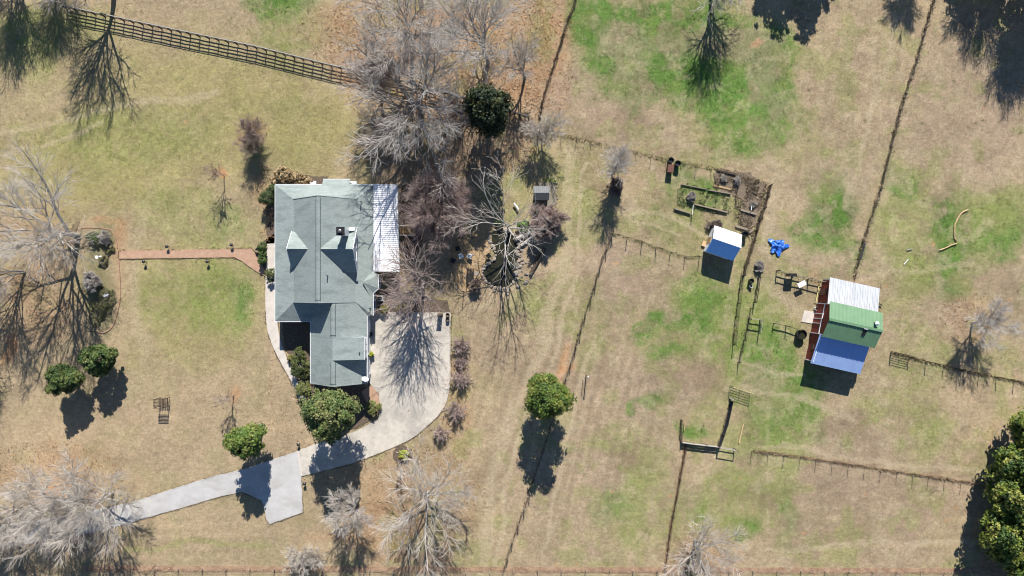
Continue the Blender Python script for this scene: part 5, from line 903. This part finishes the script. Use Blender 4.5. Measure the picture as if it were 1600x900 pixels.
# brick edging of the round bed
ed = thing('brick_edging', 'red brick edging around the round bed on the left', 'edging', G(185, 400)); bme = postmesh(.05, .055, mat('edging_brick', (.36, .19, .12), .9, (.44, .30, .2), scale=5), 'sq')
for path in ([(120, 357), (140, 355.5), (165, 357), (176, 363), (181, 376), (184, 390)], [(185, 406), (187, 430), (188, 460), (185, 480), (180, 500), (172, 514), (160, 520), (148, 516)]):
    pts = sample([(p.x, p.y) for p in cr(path, 4)], .30)
    for a, b_ in zip(pts, pts[1:]):
        o = link('brick', bme, ed, a-G(185, 400)); o.rotation_euler.z = math.atan2((b_-a).y, (b_-a).x)+random.uniform(-.1, .1); o.scale = (2.0, 1.1, 1)
ed2 = thing('log_edging', 'pale stones edging the gravel patch round the kennel', 'edging', G(868, 300))
for p in sample([(p.x, p.y) for p in cr([(822, 276), (840, 275), (858, 276), (868, 282), (871, 298), (870, 315), (868, 328)], 4)], .5):
    o = link('stone', random.choice(ROCKS), ed2, p-G(868, 300)); s = random.uniform(.08, .14); o.scale = (s*1.6, s, s); o.rotation_euler.z = random.uniform(0, 6)
# ---------------------------------------------------------------- grass blades and fallen leaves (uncountable)
HOUSEP = [[(436, 290), (630, 290), (632, 428), (600, 432), (600, 494), (582, 596), (494, 596), (494, 502), (440, 502)], [(1283, 434), (1364, 450), (1332, 582), (1253, 565)], [(1106, 356), (1146, 370), (1137, 404), (1098, 391)]]
rg = np.random.default_rng(99); n = 330000; bx = rg.uniform(-69, 69, n); by = rg.uniform(-39.5, 39.5, n); px = bx*12+800; py = 450-by*12; ok = np.ones(n, bool)
for pl in PAVED+HOUSEP+[POND]: ok &= ~inpoly(px, py, pl)
bx, by, px, py = bx[ok], by[ok], px[ok], py[ok]; c = groundcol(px, py); gr = np.clip((c[:, 1]-c[:, 0])*9+.75, 0, 1); keep = rg.random(len(bx)) < .4+.6*gr; bx, by, c, gr = bx[keep], by[keep], c[keep], gr[keep]
c = c*(.88+.34*rg.random((len(c), 1)))*np.array([1, 1, .95]); V, Fb, C = blades(np.stack([bx, by], 1), .03+.045*gr, rg, c, .036, -.07)
g = link('grass', mesh_np('grass', V, Fb, M['litter'], C)); tag(g, 'short dry and green winter grass covering lawn and pastures', 'grass', kind='stuff')
LZ = [(cx, cy, rx, ry, wt) for (cl, cx, cy, rx, ry, wt, pt) in ZON if cl is LIT]; pts = []
for (cx, cy, rx, ry, wt) in LZ:
    k = int(rx*ry*wt*.3); a = rg.random(k)*6.283; r = np.sqrt(rg.random(k))*1.05; pts.append(np.stack([cx+rx*r*np.cos(a), cy+ry*r*np.sin(a)], 1))
pts = np.concatenate(pts); ok = np.ones(len(pts), bool)
xt = np.stack([rg.uniform(420, 720, 900), rg.uniform(480, 760, 900)], 1); pts = np.concatenate([pts, xt]); ok = np.ones(len(pts), bool)
for pl in HOUSEP: ok &= ~inpoly(pts[:, 0], pts[:, 1], pl)
for pl in PAVED[:4]+[POND]: ok &= ~inpoly(pts[:, 0], pts[:, 1], pl) | (rg.random(len(pts)) < .3)
pts = pts[ok]; Cc = np.stack([(pts[:, 0]-800)/12, (450-pts[:, 1])/12, rg.uniform(.06, .09, len(pts))], 1); lc = np.array(((.36, .20, .09), (.30, .15, .07), (.42, .28, .15), (.25, .15, .09), (.45, .33, .2)))[rg.integers(0, 5, len(pts))]
V, Fb, C = leafmesh(Cc, np.tile(np.array([[0, 0, 1.]]), (len(pts), 1)), .15, rg, lc, .45); g = link('leaf_litter', mesh_np('leaf_litter', V, Fb, M['litter'], C)); tag(g, 'orange and brown fallen leaves strewn under the bare trees', 'leaves', kind='stuff')

# dead stalks and rubble over the brown garden strip
nd = 2600; px = np.concatenate([rg.uniform(1116, 1198, nd), rg.uniform(1148, 1196, nd)]); py = np.concatenate([rg.uniform(262, 300, nd), rg.uniform(290, 372, nd)])
ok = (py > 262+(px-1116)*.28) & (px < 1203-(py-285)*.32); px, py = px[ok], py[ok]; cl = fbm(px, py, 10, 700, 2); ok = cl > .47; px, py = px[ok], py[ok]
V, Fb, C = blades(np.stack([(px-800)/12, (450-py)/12], 1), .22, rg, np.array(((.36, .28, .19), (.22, .16, .11), (.13, .10, .07), (.45, .38, .28), (.16, .15, .07)))[rg.integers(0, 5, len(px))], .05, -.05)
g = link('dead_stalks', mesh_np('dead_stalks', V, Fb, M['litter'], C)); tag(g, 'tangle of dead stalks over the brown garden strip', 'plants', kind='stuff')
nd = 1500; px = rg.uniform(1058, 1142, nd); py = rg.uniform(288, 334, nd); ok = (fbm(px, py, 9, 720, 2) > .5) & (py > 284+(px-1058)*.2) & (py < 322+(px-1058)*.2); px, py = px[ok], py[ok]
V, Fb, C = blades(np.stack([(px-800)/12, (450-py)/12], 1), .2, rg, np.array(((.12, .20, .06), (.16, .24, .08), (.24, .24, .12), (.09, .15, .05)))[rg.integers(0, 4, len(px))], .06, -.05)
g = link('bed_plants', mesh_np('bed_plants', V, Fb, M['litter'], C)); tag(g, 'low green weeds filling the timber-edged garden bed', 'plants', kind='stuff')

# grass creeping over the edges of drive, lane, walk and path
eb = []
for pl in PAVED[:6]:
    q = np.array(list(pl)+[pl[0]]); seg = np.hypot(*(q[1:]-q[:-1]).T); k = rg.choice(len(seg), int(seg.sum()*5), p=seg/seg.sum()); t = rg.random(len(k))[:, None]; eb.append(q[k]*(1-t)+q[k+1]*t)
eb = np.concatenate(eb); eb += rg.normal(0, 1.0, eb.shape); ok = fbm(eb[:, 0], eb[:, 1], 12, 801, 2) > .46
for pl in HOUSEP[:1]: ok &= ~inpoly(eb[:, 0], eb[:, 1], pl)
ok &= ~(inpoly(eb[:, 0], eb[:, 1], [(455, 700), (480, 700), (480, 750), (460, 750)]) | inpoly(eb[:, 0], eb[:, 1], [(370, 730), (386, 730), (386, 770), (370, 772)]))
eb = eb[ok]; V, Fb, C = blades(np.stack([(eb[:, 0]-800)/12, (450-eb[:, 1])/12], 1), .09, rg, groundcol(eb[:, 0], eb[:, 1])*(.75+.4*rg.random((len(eb), 1))), .045, -.02)
g = link('edge_grass', mesh_np('edge_grass', V, Fb, M['litter'], C)); tag(g, 'grass creeping over the edges of the driveway and walks', 'grass', kind='stuff')
